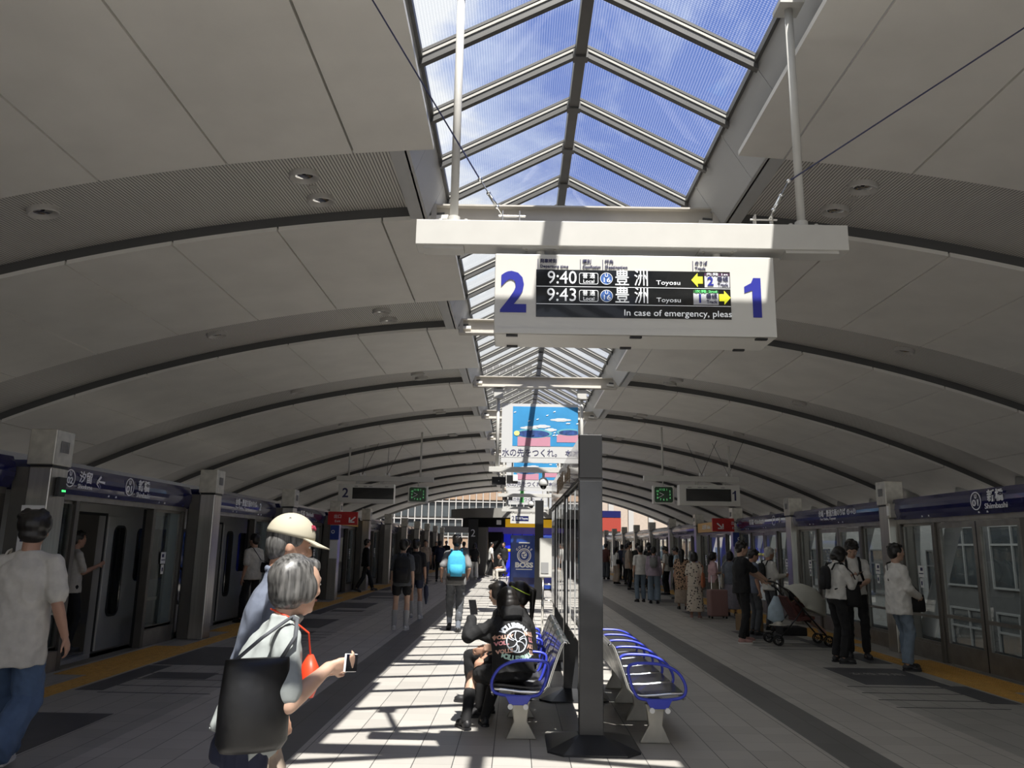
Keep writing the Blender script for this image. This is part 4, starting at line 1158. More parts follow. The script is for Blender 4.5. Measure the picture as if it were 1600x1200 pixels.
# =================================================================== BENCHES
mat('bench_metal', (0.60, 0.59, 0.56), 0.28, 0.9, noise=0.06)
mat('bench_pad', (0.015, 0.015, 0.016), 0.3, coat=0.3)
mat('leg_metal', (0.46, 0.44, 0.38), 0.38, 0.5, noise=0.12, nscale=6)
def bench(x, y, d, n, label):
    """d = facing: -1 towards -x, +1 towards +x; first seat's near edge at y"""
    t = thing('bench', label, 'bench', (x, y, 0), group='stainless bench rows back to back')
    P = 0.545
    prof = [(0.235, 0.365), (0.245, 0.395), (0.225, 0.412), (0.12, 0.405), (0.0, 0.392), (-0.12, 0.388), (-0.19, 0.40), (-0.225, 0.44), (-0.25, 0.52), (-0.30, 0.66), (-0.345, 0.775), (-0.365, 0.80), (-0.385, 0.80), (-0.40, 0.785)]
    for i in range(n):
        y0 = i * P + 0.02; y1 = (i + 1) * P - 0.02
        m = MB(); th = 0.018; k = len(prof); vs = []
        for yy in (y0, y1):
            for (a, b) in prof: vs.append((d * a, yy, b))
            for (a, b) in prof: vs.append((d * (a - 0.004), yy, b - th) if a > -0.2 else (d * (a - th), yy, b - 0.004))
        K = 2 * k
        fs = []
        for j in range(k - 1):
            fs += [(j, j + 1, K + j + 1, K + j), (k + j, K + k + j, K + k + j + 1, k + j + 1), (j, k + j, k + j + 1, j + 1), (K + j, K + j + 1, K + k + j + 1, K + k + j)]
        fs += [(0, K, K + k, k), (k - 1, k + k - 1, K + k + k - 1, K + k - 1)]
        sh = m.add(vs, fs).build('seat', 'bench_metal', t, smooth=False)
        # dark perforated pads on the seat and the backrest
        m = MB(); sec = prof[2:7]
        for (sec) in (prof[2:7], prof[7:11]):
            vs = []
            for yy in (y0 + 0.035, y1 - 0.035):
                for (a, b) in sec: vs.append((d * (a + 0.004), yy, b + 0.004))
            k2 = len(sec)
            for yy in (y0 + 0.035, y1 - 0.035):
                for (a, b) in sec: vs.append((d * a, yy, b))
            fs = [(j, j + 1, k2 + j + 1, k2 + j) for j in range(k2 - 1)] + [(2 * k2 + j, 3 * k2 + j, 3 * k2 + j + 1, 2 * k2 + j + 1) for j in range(k2 - 1)]
            fs += [(j, 2 * k2 + j, 2 * k2 + j + 1, j + 1) for j in range(k2 - 1)] + [(k2 + j, k2 + j + 1, 3 * k2 + j + 1, 3 * k2 + j) for j in range(k2 - 1)] + [(0, k2, 3 * k2, 2 * k2), (k2 - 1, 3 * k2 - 1, 4 * k2 - 1, 2 * k2 - 1)]
            m.add(vs, fs)
        m.build('perforated_pad', 'bench_pad', sh)
        for yy in (y0, y1): MB().tube([(d * a, yy, b - 0.006) for a, b in prof], 0.011, 6).build('edge_rail', 'chrome', sh, smooth=True)
    for i in range(n + 1):
        yy = i * P
        if i == 0: yy -= 0.0
        pts = [(0.20, 0.372), (0.245, 0.42), (0.235, 0.50), (0.17, 0.585), (0.05, 0.635), (-0.10, 0.645), (-0.20, 0.635), (-0.235, 0.60), (-0.22, 0.50), (-0.17, 0.385), (-0.10, 0.355), (0.05, 0.352)]
        # smooth the loop
        q = []
        for j in range(len(pts)):
            p0, p1, p2, p3 = [Vector(pts[(j + w_) % len(pts)]) for w_ in (-1, 0, 1, 2)]
            for s_ in (0, .25, .5, .75):
                q.append(0.5 * ((2 * p1) + (-p0 + p2) * s_ + (2 * p0 - 5 * p1 + 4 * p2 - p3) * s_ ** 2 + (-p0 + 3 * p1 - 3 * p2 + p3) * s_ ** 3))
        MB().tube([(d * v.x, yy, v.y) for v in q], 0.013, 8, closed=True).build('armrest', 'arm_blue', t, smooth=True)
    MB().box(-0.05, 0.05, -0.02, n * P + 0.02, 0.30, 0.345).build('beam', 'leg_metal', t)
    for yy in (-0.015, n * P - 0.0):
        MB().prism([(d * 0.13, yy - 0.01, 0.36), (-d * 0.10, yy - 0.01, 0.36), (-d * 0.05, yy - 0.01, 0.285), (d * 0.09, yy - 0.01, 0.285)], (0, 0.03, 0)).build('end_bracket', 'arm_blue', t, bevel=0.004)
        for xx in (0.085, -0.045):
            MB().cyl((d * xx, yy - 0.03, 0.275), 0.022, 0.035, 14, 'y').build('end_knob', 'white', t)
    nl = max(2, (n + 1) // 2 + (1 if n > 4 else 0))
    for i in range(nl):
        yy = 0.08 + (n * P - 0.16) * i / (nl - 1)
        s = [(0.12, 0.0), (-0.14, 0.0), (-0.13, 0.02), (-0.06, 0.14), (-0.075, 0.27), (-0.09, 0.31), (0.09, 0.31), (0.07, 0.25), (0.055, 0.14), (0.11, 0.02)]
        MB().prism([(d * a, yy - 0.03, b + 0.0) for a, b in s], (0, 0.06, 0)).build('leg', 'leg_metal', t, bevel=0.008)
bench(0.06, 7.05, -1, 5, 'left bench row with blue loop armrests where the girls sit')
bench(1.20, 7.00, 1, 5, 'empty right bench row with blue loop armrests beside the black post')

# tall dark post, white cabinet and rails beyond the notice board
t = thing('dark_post', 'slim black post standing beside the vending machines', 'post', (0.72, 25.0, 0))
box('shaft', 'black', -0.13, 0.13, -0.1, 0.1, 0, 3.0, t); box('base', 'black', -0.2, 0.2, -0.2, 0.2, 0, 0.02, t)
t = thing('white_cabinet', 'white service cabinet on a tube frame behind the notice board', 'cabinet', (0.50, 15.2, 0))
MB().box(-0.05, 0.30, 0, 0.30, 1.02, 1.75).build('body', 'white_paint', t, bevel=0.02)
MB().box(-0.02, 0.12, -0.01, 0.0, 1.1, 1.3).build('label_plate', 'grey', t)
MB().cyl((0.02, 0.05, 0), 0.022, 1.02, 10).cyl((0.24, 0.05, 0), 0.022, 1.02, 10).cyl((0.02, 0.26, 0), 0.022, 1.02, 10).cyl((0.24, 0.26, 0), 0.022, 1.02, 10).build('tube_leg', 'chrome', t, smooth=True)
for z in (0.25, 0.6, 0.9): MB().tube([(0.02, 0.05, z), (0.24, 0.05, z)], 0.016, 8).build('cross_tube', 'chrome', t, smooth=True)

# =================================================================== VENDING MACHINES
mat('vend_blue', (0.012, 0.045, 0.26), 0.25, noise=0.1, coat=0.4)
def vending(x, y, label, w=1.02):
    t = thing('vending_machine', label, 'vending machine', (x, y, 0), group='blue vending machines')
    MB().box(0, w, 0, 0.75, 0.05, 1.98).build('cabinet', 'vend_blue', t, bevel=0.02)
    MB().box(0.04, w - 0.04, 0.04, 0.7, 0.0, 0.05).build('plinth', 'black', t)
    cx = w / 2
    ring('emblem_ring', 'white', (cx, -0.004, 1.25), 0.26, 0.035, '-y', t)
    ring('emblem_ring', 'white', (cx, -0.004, 1.25), 0.20, 0.02, '-y', t)
    m = MB()
    m.prism([(cx + 0.10 * math.cos(k * PI / 8), -0.003, 1.27 + 0.13 * math.sin(k * PI / 8)) for k in range(16)], (0, 0.002, 0)); m.build('emblem_disc', 'white', t)
    m = MB().box(cx - .08, cx + .02, -0.007, -0.003, 1.27, 1.30).box(cx - .02, cx + .09, -0.007, -0.003, 1.20, 1.225).box(cx - .05, cx - .02, -0.007, -0.003, 1.2, 1.27).box(cx + .03, cx + .06, -0.007, -0.003, 1.30, 1.36)
    m.build('emblem_marks', 'vend_blue', t)
    text('BOSS', 'lettering', 'white', (cx, -0.004, 0.90), 0.24, '-y', t, 0.66, 0.012)
    for i, ch in enumerate('COFFEE'):
        a = R(50 - 20 * i)
        text(ch, 'lettering', 'white', (cx - 0.33 * math.sin(a), -0.004, 1.25 + 0.33 * math.cos(a)), 0.11, '-y', t, None, 0.005, roll=a)
    MB().box(cx - 0.2, cx + 0.2, -0.004, 0, 1.68, 1.73).build('strapline', 'white', t)
    MB().box(cx - 0.3, cx + 0.3, -0.004, 0, 0.74, 0.765).build('strapline', 'white', t)
    MB().box(w * 0.12, w * 0.88, -0.01, 0, 0.22, 0.46).build('delivery_flap', 'navy', t)
    return t
vending(-0.20, 29.6, 'dark blue vending machine with white coffee emblem nearest the seated girls')
vending(0.84, 29.9, 'dark blue vending machine half hidden behind the slim black post')

# =================================================================== KIOSK AT THE FAR END
mat('kiosk_grey', (0.30, 0.29, 0.27), 0.45); mat('kiosk_yellow', (0.75, 0.42, 0.02), 0.5, emit=0.35)
mat('screen_blue', (0.02, 0.03, 0.55), 0.3, noise=0.8, nscale=1.3, emit=0.0, coat=0.2)
mat('screen_glow', (0.02, 0.03, 0.60), 0.3, emit=0.30)
mat('screen_violet', (0.16, 0.12, 0.45), 0.3, emit=0.12)
t = thing('escalator_kiosk', 'rounded kiosk with grey canopy, yellow fascia sign and blue screens at the far end', 'kiosk', (0.9, 47.0, 0))
def arcpts(r, a0, a1, n, cy=0.0): return [(r * math.sin(R(a0 + (a1 - a0) * i / n)), cy - r * math.cos(R(a0 + (a1 - a0) * i / n))) for i in range(n + 1)]
def arcwall(r, th, a0, a1, z0, z1, n=16, z0b=None):
    m = MB(); A = arcpts(r, a0, a1, n); B = arcpts(r - th, a0, a1, n); vs = []
    for (a, b) in zip(A, B): vs += [(a[0], a[1], z0), (a[0], a[1], z1), (b[0], b[1], z1), (b[0], b[1], z0)]
    fs = [(0, 1, 2, 3), tuple(4 * n + i for i in (3, 2, 1, 0))] + [(4 * i + j, 4 * i + 4 + j, 4 * i + 4 + (j + 1) % 4, 4 * i + (j + 1) % 4) for i in range(n) for j in range(4)]
    return m.add(vs, fs)
arcwall(4.9, 4.0, -70, 34, 3.05, 3.55, 24).build('canopy', 'kiosk_grey', t)
arcwall(4.5, 0.2, -60, 36, 2.55, 3.05, 24).build('fascia', 'black', t)
arcwall(4.53, 0.03, -19, 14, 2.56, 2.98, 12).build('yellow_sign', 'kiosk_yellow', t)
arcwall(4.2, 0.1, -42, 38, 2.2, 2.55, 20).build('violet_band', 'screen_violet', t)
arcwall(4.25, 0.1, -22, 36, 0.0, 2.2, 20).build('screen_wall', 'screen_glow', t)
for i, (a0, a1, z0, z1, mm) in enumerate(((-21, -8, 1.35, 1.42, 'led_yellow'), (-21, -8, 1.28, 1.34, 'sign_yellow'), (-16, -12, 0.9, 1.2, 'art_cloud'), (-13, -10, 0.75, 1.05, 'art_cloud'), (-15, 20, 0.0, 0.6, 'navy'))):
    arcwall(4.27, 0.02, a0, a1, z0, z1, 4).build('screen_graphic', mm, t)
for a in (-22, -15, -8, 0, 8): arcwall(4.28, 0.02, a, a + 0.6, 0, 2.2, 1).build('screen_joint', 'black', t)
arcwall(4.4, 0.15, -33, -22, 0.0, 2.3, 4).build('dark_doorway', 'black', t)
arcwall(4.45, 0.15, -43, -34, 0.0, 2.55, 4).build('grey_panel', 'kiosk_grey', t)
box('numbered_pillar', 'black', -3.45, -2.95, -4.1, -3.7, 0, 2.95, t)
text('2', 'lettering', 'letter_white', (-3.2, -4.11, 2.2), 0.55, '-y', t)
box('pictogram', 'white', -1.95, -1.7, -4.30, -4.26, 2.68, 2.92, t)

# tactile signs, notices and boards on the columns
def on_column(side, i, fn): fn(side, COLY[i])
t = thing('route_notice', 'tall white notice with numeral 2 and a list of stops on the nearest left column', 'notice', (-5.12, 8.65, 1.2))
MB().box(-0.27, -0.02, -0.006, 0, -0.2, 0.74).build('sheet', 'white', t)
text('2', 'lettering', 'ink', (-0.13, -0.008, 0.62), 0.17, '-y', t)
MB().box(-0.15, -0.03, -0.008, -0.006, 0.47, 0.52).build('blue_bar', mat('bar_blue', (0.03, 0.15, 0.28), .5), t)
for i in range(9):
    ring('stop_ring', 'ink', (-0.135, -0.007, 0.43 - i * 0.055), 0.018, 0.005, '-y', t, 12)
    MB().box(-0.108, -0.108 + 0.03 + 0.03 * ((i * 7) % 3), -0.008, -0.006, 0.422 - i * 0.055, 0.442 - i * 0.055).build('stop_name', 'ink', t)
MB().box(-0.24, -0.2, -0.008, -0.006, 0.35, 0.46).build('side_text', 'ink', t)
t = thing('door_intercom', 'black intercom box with a green light on the nearest left column', 'intercom', (-5.12, 8.65, 2.1))
MB().box(0.0, 0.05, 0.10, 0.24, -0.05, 0.16).build('body', 'black', t, bevel=0.008)
MB().box(0.05, 0.055, 0.16, 0.23, 0.0, 0.02).build('indicator', mat('green_glow', (0.05, 0.9, 0.15), .5, emit=2.0), t)
t = thing('door_intercom', 'small square grey box on the second right column beside the header', 'intercom', (6.25, 13.45, 2.1))
MB().box(-0.02, 0.20, -0.12, 0.0, 0.06, 0.30).build('body', 'steel_cap', t, bevel=0.01)
MB().box(-0.025, -0.02, -0.10, -0.02, 0.1, 0.26).build('plate', 'white', t)
for side, xf, y, lbl in ((-1, -5.12, COLY[5], 'left'), (1, 6.25, COLY[5], 'right')):
    t = thing('wayfinding_sign', 'red sign with white arrow and blue lift sign below, on a %s side column' % lbl, 'sign', (xf, y, 2.0), group='red arrow signs')
    sx = -side
    a, b = (-0.30, 0.55) if side < 0 else (-0.62, 0.0)
    MB().box(a, b, -0.10, -0.02, 0.10, 0.47).build('red_panel', 'red', t)
    MB().box(-side * 0.0 - 0.02 if side > 0 else -0.34, 0.34 if side > 0 else 0.02, -0.104, -0.10, 0.10, 0.47).build('purple_panel', mat('sign_purple', (0.09, 0.015, 0.06), .4), t) if False else None
    MB().box(-0.22, 0.03, -0.06, -0.01, -0.32, 0.08).build('blue_panel', mat('lift_blue', (0.02, 0.05, 0.28), .4), t) if side < 0 else MB().box(-0.03, 0.22, -0.06, -0.01, -0.32, 0.08).build('blue_panel', mat('lift_blue', (0.02, 0.05, 0.28), .4), t)
    text('↙' if side < 0 else '↘', 'arrow', 'letter_white', (0.40 * -side, -0.104, 0.26), 0.30, '-y', t, 0.2, 0.006)
    text('出口', 'lettering', 'letter_white', (0.02 * side, -0.104, 0.33), 0.12, '-y', t, 0.2)
    text('Exit', 'lettering', 'letter_white', (0.02 * side, -0.104, 0.20), 0.09, '-y', t, 0.16)
    ring('lift_symbol', 'letter_white', (0.14 * side, -0.063, -0.10), 0.05, 0.02, '-y', t)
    MB().box(*((-0.22, 0.0) if side < 0 else (0.0, 0.22)), -0.012, -0.002, -0.85, -0.34).build('white_notice', 'white', t)

# =================================================================== PEOPLE
mat('skin', (0.42, 0.24, 0.165), 0.5, noise=0.06, nscale=9)
mat('skin_light', (0.50, 0.32, 0.235), 0.5, noise=0.05, nscale=9)
mat('hair_black', (0.012, 0.010, 0.009), 0.38, noise=0.5, nscale=40, stretch=(1, 1, 0.15))
mat('hair_grey', (0.085, 0.083, 0.080), 0.38, noise=0.95, nscale=75, stretch=(1, 1, 0.07))
mat('bag_black', (0.003, 0.003, 0.0035), 0.42, bump=0.3, bscale=14)
mat('hair_silver', (0.45, 0.44, 0.42), 0.45, noise=0.4, nscale=30, stretch=(1, 1, 0.15))
for n_, c_ in dict(cloth_white=(0.66, 0.65, 0.62), cloth_offwhite=(0.52, 0.50, 0.45), cloth_black=(0.008, 0.008, 0.009), cloth_navy=(0.02, 0.024, 0.05),
                   cloth_denim=(0.07, 0.115, 0.20), cloth_lightdenim=(0.17, 0.22, 0.28), cloth_grey=(0.20, 0.20, 0.20), cloth_bluegrey=(0.13, 0.15, 0.20), cloth_darkgrey=(0.075, 0.08, 0.09),
                   cloth_lavender=(0.33, 0.27, 0.33), cloth_lightblue=(0.40, 0.50, 0.58), cloth_pink=(0.58, 0.38, 0.40), cloth_khaki=(0.22, 0.19, 0.14),
                   cloth_beige=(0.36, 0.29, 0.23), cloth_sage=(0.30, 0.325, 0.32), cloth_brown=(0.10, 0.035, 0.03), cloth_skyblue=(0.05, 0.36, 0.58), cloth_orange=(0.42, 0.14, 0.07),
                   cloth_cream=(0.55, 0.52, 0.46), cloth_greyblue=(0.16, 0.18, 0.22), cloth_lilac=(0.25, 0.24, 0.29)).items():
    mat(n_, c_, 0.85, noise=0.10, nscale=14, bump=0.25, bscale=22)
def spots(name, base, dot, scale, thr):
    m = mat(name, base, 0.85); nt = m.node_tree; b = nt.nodes['Principled BSDF']
    tc = nt.nodes.new('ShaderNodeTexCoord'); v = nt.nodes.new('ShaderNodeTexVoronoi'); v.inputs['Scale'].default_value = scale
    nt.links.new(tc.outputs['Object'], v.inputs['Vector'])
    l = nt.nodes.new('ShaderNodeMath'); l.operation = 'LESS_THAN'; l.inputs[1].default_value = thr; nt.links.new(v.outputs['Distance'], l.inputs[0])
    mx = nt.nodes.new('ShaderNodeMix'); mx.data_type = 'RGBA'; mx.inputs[6].default_value = base + (1,); mx.inputs[7].default_value = dot + (1,)
    nt.links.new(l.outputs[0], mx.inputs[0]); nt.links.new(mx.outputs[2], b.inputs['Base Color'])
spots('cloth_floral', (0.55, 0.48, 0.40), (0.06, 0.05, 0.05), 16, 0.30)
spots('cloth_leopard', (0.45, 0.30, 0.20), (0.03, 0.02, 0.02), 20, 0.42)
mat('shoe_white', (0.62, 0.62, 0.60), 0.6); mat('shoe_black', (0.02, 0.02, 0.022), 0.5); mat('shoe_sole', (0.70, 0.69, 0.66), 0.6)
mat('shoe_pink', (0.42, 0.24, 0.22), 0.6); mat('sock_grey', (0.38, 0.38, 0.38), 0.8); mat('eye_white', (0.7, 0.7, 0.68), 0.3); mat('lip', (0.36, 0.13, 0.11), 0.5)
mat('case_black', (0.015, 0.015, 0.018), 0.25)

def V(*a): return Vector(a)
def ellip_loft(mb, secs, seg=20):
    """secs: list of (centre, half width, half depth, right axis) -> closed lofted body"""
    vs = []; n = len(secs)
    for i, (c, rx, ry, ax) in enumerate(secs):
        c = Vector(c)
        p = Vector(secs[max(i - 1, 0)][0]); q = Vector(secs[min(i + 1, n - 1)][0])
        t = (q - p).normalized() if (q - p).length > 1e-6 else V(0, 0, 1)
        a = Vector(ax).normalized(); b = t.cross(a).normalized(); a = b.cross(t).normalized()
        for k in range(seg):
            w = 2 * PI * k / seg
            vs.append(c + a * rx * math.cos(w) + b * ry * math.sin(w))
    fs = [(i * seg + k, i * seg + (k + 1) % seg, (i + 1) * seg + (k + 1) % seg, (i + 1) * seg + k) for i in range(n - 1) for k in range(seg)]
    fs += [tuple(reversed(range(seg))), tuple((n - 1) * seg + k for k in range(seg))]
    mb.add(vs, fs)
def limb(mb, a, b, r0, r1, seg=12, mid=None):
    a = Vector(a); b = Vector(b)
    pts = []; rs = []; d = (b - a); L = d.length; t = d.normalized()
    for ang in (80, 50, 20): pts.append(a - t * r0 * math.sin(R(ang))); rs.append(r0 * math.cos(R(ang)))
    N = 5
    for i in range(N + 1):
        f = i / N; r = r0 + (r1 - r0) * f
        if mid: r += mid * math.sin(PI * min(1, f * 1.25)) * (1 if f < .8 else 0)
        pts.append(a + d * f); rs.append(r)
    for ang in (20, 50, 80): pts.append(b + t * r1 * math.sin(R(ang))); rs.append(r1 * math.cos(R(ang)))
    mb.tube(pts, rs, seg)
def ik(a, b, l1, l2, pole):
    a = Vector(a); b = Vector(b); d = b - a; L = d.length
    mx = (l1 + l2) * 0.998
    if L > mx: b = a + d * (mx / L); d = b - a; L = mx
    t = d / L; x = (l1 * l1 - l2 * l2 + L * L) / (2 * L); h = math.sqrt(max(0, l1 * l1 - x * x))
    p = Vector(pole); p = p - t * p.dot(t)
    p = p.normalized() if p.length > 1e-5 else V(0, 1, 0)
    return a + t * x + p * h, b
def remesh(mb, name, m, parent, vox, sm=4, fold=0.0):
    """weld the overlapping volumes in mb into one continuous skin"""
    me = bpy.data.meshes.new(name); me.from_pydata([tuple(v) for v in mb.v], [], mb.f)
    bm = bmesh.new(); bm.from_mesh(me); bmesh.ops.recalc_face_normals(bm, faces=bm.faces); bm.to_mesh(me); bm.free()
    o = bpy.data.objects.new(name, me); COL.objects.link(o)
    r = o.modifiers.new('r', 'REMESH'); r.mode = 'VOXEL'; r.voxel_size = vox; r.use_smooth_shade = True
    s = o.modifiers.new('s', 'SMOOTH'); s.factor = 0.5; s.iterations = sm
    dg = bpy.context.evaluated_depsgraph_get()
    nm = bpy.data.meshes.new_from_object(o.evaluated_get(dg))
    o.modifiers.clear(); o.data = nm; bpy.data.meshes.remove(me); nm.name = name
    nm.materials.clear(); nm.materials.append(MATS[m])
    if fold > 0:      # cloth folds
        from mathutils import noise as NZ
        ns = [v.normal.copy() for v in nm.vertices]
        off = Vector((len(nm.vertices) * 0.37 % 7, 3.1, 1.7))
        for v, n_ in zip(nm.vertices, ns):
            c_ = v.co
            q_ = Vector((c_.x * 9 + c_.z * 5, c_.y * 9 - c_.z * 4, c_.z * 5)) + off
            v.co = c_ + n_ * fold * (1.3 * (1 - 2 * abs(NZ.noise(q_))) - 0.6 + 0.5 * NZ.noise(q_ * 2.3))
    for p in nm.polygons: p.use_smooth = True
    if parent is not None: o.parent = parent
    return o

def hand(mb, wrist, direc, up, s=1.0, curl=0.4, fine=True, side=1):
    """palm, four fingers and a thumb; direc: towards the fingers, up: back of the hand"""
    w = Vector(wrist); d = Vector(direc).normalized(); u = Vector(up); u = (u - d * u.dot(d)).normalized(); x = d.cross(u).normalized() * side
    for (f0, f1, r0, r1) in ((0.0, 0.055, 0.022, 0.026), (0.03, 0.08, 0.026, 0.024)):
        for off in (-0.020, 0.0, 0.020):
            limb(mb, w + d * f0 * s + x * off * 0.6 * s, w + d * f1 * s + x * off * s, r0 * 0.62 * s, r1 * 0.55 * s, 8)
    for i, (off, ln) in enumerate(((-0.030, 0.060), (-0.010, 0.075), (0.010, 0.080), (0.030, 0.070))):
        p = w + d * 0.085 * s + x * off * s; a = curl * 0.5; dd = d
        for seg_ in range(3):
            dd = (d * math.cos(a) - u * math.sin(a)); q = p + dd * ln * s * (0.45, 0.32, 0.23)[seg_]
            limb(mb, p, q, 0.0088 * s, 0.0078 * s, 7); p = q; a += curl * 0.8
    p = w + d * 0.03 * s + x * 0.028 * s; dd = (d * 0.7 + x * 0.75 - u * 0.35 * curl).normalized()
    q = p + dd * 0.038 * s; limb(mb, p, q, 0.0115 * s, 0.010 * s, 7)
    dd = (d * 0.95 + x * 0.2 - u * 0.5 * curl).normalized(); limb(mb, q, q + dd * 0.032 * s, 0.010 * s, 0.0085 * s, 7)

class Person: pass
def person(label, x, y, face, h=1.70, vox=0.012, female=False, skin='skin', hair='hair_black', hairstyle='short',
           lean=0.0, head_pitch=0.0, head_yaw=0.0, lhand=None, rhand=None, lfoot=(-0.10, 0.0), rfoot=(0.10, 0.0), lraise=0.0, rraise=0.0,
           top='cloth_white', sleeve='short', bottom='cloth_black', bstyle='trousers', shoes='shoe_black', seat=None, slim=1.0, loose=1.0,
           lpole=(0, -1, -0.2), rpole=(0, -1, -0.2), curl=0.5, hood=False, socks=None, group=None, hip_shift=(0, 0), z=0.0, hem=0.0, lean_side=0.0, collar=False, kneeh=None, palm=None, elb=None):
    """face: heading in degrees, 0 looks along +y (away from the viewer), 90 looks to -x"""
    s = h / 1.70
    P = Person(); t = thing('person', label, 'person', (x, y, z), R(face), group)
    P.t = t
    X = V(1, 0, 0)
    pz = 0.93 * s if seat is None else seat + 0.10 * s
    pel = V(hip_shift[0], hip_shift[1], pz)
    la = R(lean); ls = R(lean_side)
    up = V(math.sin(ls), math.sin(la), math.cos(la)).normalized()
    fw = V(0, math.cos(la), -math.sin(la))
    neck = pel + up * 0.515 * s
    chest = pel + up * 0.33 * s
    sw = (0.152 if female else 0.172) * s * slim
    hw = (0.092 if female else 0.088) * s
    mid_up = (up * 0.6 + V(0, 0, 1) * 0.4).normalized()
    # head frame
    hp = R(head_pitch); hy = R(head_yaw)
    hrot = Matrix.Rotation(hy, 3, 'Z') @ Matrix.Rotation(-hp, 3, 'X')
    hc = neck + mid_up * 0.098 * s + hrot @ V(0, 0.025 * s, 0.050 * s)
    hs = (0.5 * s + 0.5) * 1.07
    def H(a, b, c): return hc + hrot @ V(a * hs, b * hs, c * hs)
    shoulders = {-1: neck + X * -sw - up * 0.070 * s, 1: neck + X * sw - up * 0.070 * s}
    hands = {-1: lhand, 1: rhand}; poles = {-1: lpole, 1: rpole}
    hips = {-1: pel + X * -hw, 1: pel + X * hw}
    feet = {-1: (lfoot, lraise), 1: (rfoot, rraise)}
    P.sh = shoulders; P.neck = neck; P.pel = pel; P.up = up; P.fw = fw; P.s = s; P.hc = hc; P.chest = chest; P.H = H; P.wr = {}; P.el = {}
    # ---- arms
    arms = {}
    for sd in (-1, 1):
        tgt = hands[sd]
        wr = Vector(tgt) if tgt is not None else shoulders[sd] + V(sd * 0.055, 0.03, -0.51) * s
        el, wr = ik(shoulders[sd], wr, 0.275 * s, 0.245 * s, Vector(poles[sd]) + X * sd * 0.25)
        arms[sd] = (shoulders[sd], el, wr); P.wr[sd] = wr; P.el[sd] = el
    legs = {}
    for sd in (-1, 1):
        (fx, fy), rz_ = feet[sd]
        an = V(fx * s, fy * s, 0.075 * s + rz_)
        kn, an = ik(hips[sd], an, 0.44 * s, 0.43 * s, V(sd * 0.12, 1, 0.15 if seat is None else 0.6))
        legs[sd] = (hips[sd], kn, an)
    P.legs = legs
    # ---- body (one skin)
    b = MB()
    b.sphere(H(0, 0, 0.015), 0.076 * hs, 0.095 * hs, 0.105 * hs, 18, 12)
    fm = MB(); fm.v = []; 
    def hs_ell(a, bb, c, rx, ry, rz, seg=12, rings=8):
        m = MB().sphere((0, 0, 0), rx * hs, ry * hs, rz * hs, seg, rings)
        b.add([H(a, bb, c) + hrot @ Vector(v) for v in m.v], m.f)
    hs_ell(0, 0.028, -0.055, 0.056, 0.060, 0.062)          # jaw
    hs_ell(0, 0.070, -0.088, 0.022, 0.020, 0.018)          # chin
    limb(b, H(0, 0.092, 0.012), H(0, 0.106, -0.022), 0.008 * hs, 0.0125 * hs, 8)   # nose
    hs_ell(0, 0.098, -0.026, 0.017, 0.011, 0.009)
    hs_ell(0, 0.088, -0.052, 0.022, 0.012, 0.008)          # lips
    for sd in (-1, 1):
        hs_ell(sd * 0.078, -0.008, -0.012, 0.008, 0.018, 0.030)   # ears
        hs_ell(sd * 0.042, 0.066, -0.018, 0.022, 0.020, 0.020)    # cheeks
        hs_ell(sd * 0.030, 0.080, 0.030, 0.022, 0.014, 0.010)     # brow ridge
    limb(b, neck - up * 0.06 * s, H(0, -0.02, -0.03), 0.060 * s * (0.86 if female else 1), 0.052 * hs * (0.9 if female else 1), 14)
    dpt = 0.105 * s * slim
    ellip_loft(b, [(pel - up * 0.05 * s, 0.12 * s, 0.09 * s, X), (pel, 0.155 * s * slim, 0.105 * s, X), (pel + up * 0.15 * s, 0.125 * s * slim, 0.09 * s, X), (chest, 0.155 * s * slim, dpt, X), (neck - up * 0.08 * s, 0.135 * s * slim, 0.080 * s, X), (neck - up * .01, 0.062 * s, 0.055 * s, X)])
    for sd in (-1, 1):
        a, e, w = arms[sd]
        limb(b, a, e, 0.046 * s, 0.037 * s); limb(b, e, w, 0.038 * s, 0.026 * s, mid=0.004)
        d = (w - e).normalized()
        if palm and palm.get(sd): dr, uu = palm[sd]
        else:
            dr = d; uu = X * sd if abs(d.x) < 0.8 else V(0, 1, 0)
        hand(b, w, dr, uu, s, curl, side=(sd if abs(uu[0]) > 0.5 else 1))
        hp_, kn, an = legs[sd]
        limb(b, hp_, kn, 0.078 * s, 0.052 * s); limb(b, kn, an, 0.052 * s, 0.036 * s, mid=0.008)
        b.sphere(an + V(0, 0.03 * s, -0.03 * s), 0.035 * s, 0.07 * s, 0.035 * s, 10, 6)
    body = remesh(b, 'body', skin, t, vox)
    # ---- face details
    if vox <= 0.013 or True:
        for sd in (-1, 1):
            m = MB().sphere((0, 0, 0), 0.013 * hs, 0.006 * hs, 0.0055 * hs, 10, 6); MB_ = MB().add([H(sd * 0.031, 0.087, 0.010) + hrot @ Vector(v) for v in m.v], m.f)
            eye = MB_.build('eye', 'eye_white', t, smooth=True)
            m = MB().sphere((0, 0, 0), 0.0055 * hs, 0.003 * hs, 0.0055 * hs, 8, 5); MB().add([H(sd * 0.031, 0.092, 0.010) + hrot @ Vector(v) for v in m.v], m.f).build('iris', 'hair_black', eye, smooth=True)
            MB().tube([H(sd * 0.014, 0.094, 0.030), H(sd * 0.032, 0.092, 0.035), H(sd * 0.050, 0.078, 0.030)], 0.0035 * hs, 6).build('eyebrow', hair if hair != 'hair_silver' else 'hair_grey', t, smooth=True)
        m = MB().sphere((0, 0, 0), 0.020 * hs, 0.006 * hs, 0.006 * hs, 10, 5); MB().add([H(0, 0.096, -0.053) + hrot @ Vector(v) for v in m.v], m.f).build('mouth', 'lip', t, smooth=True)
    # ---- hair
    hm = MB()
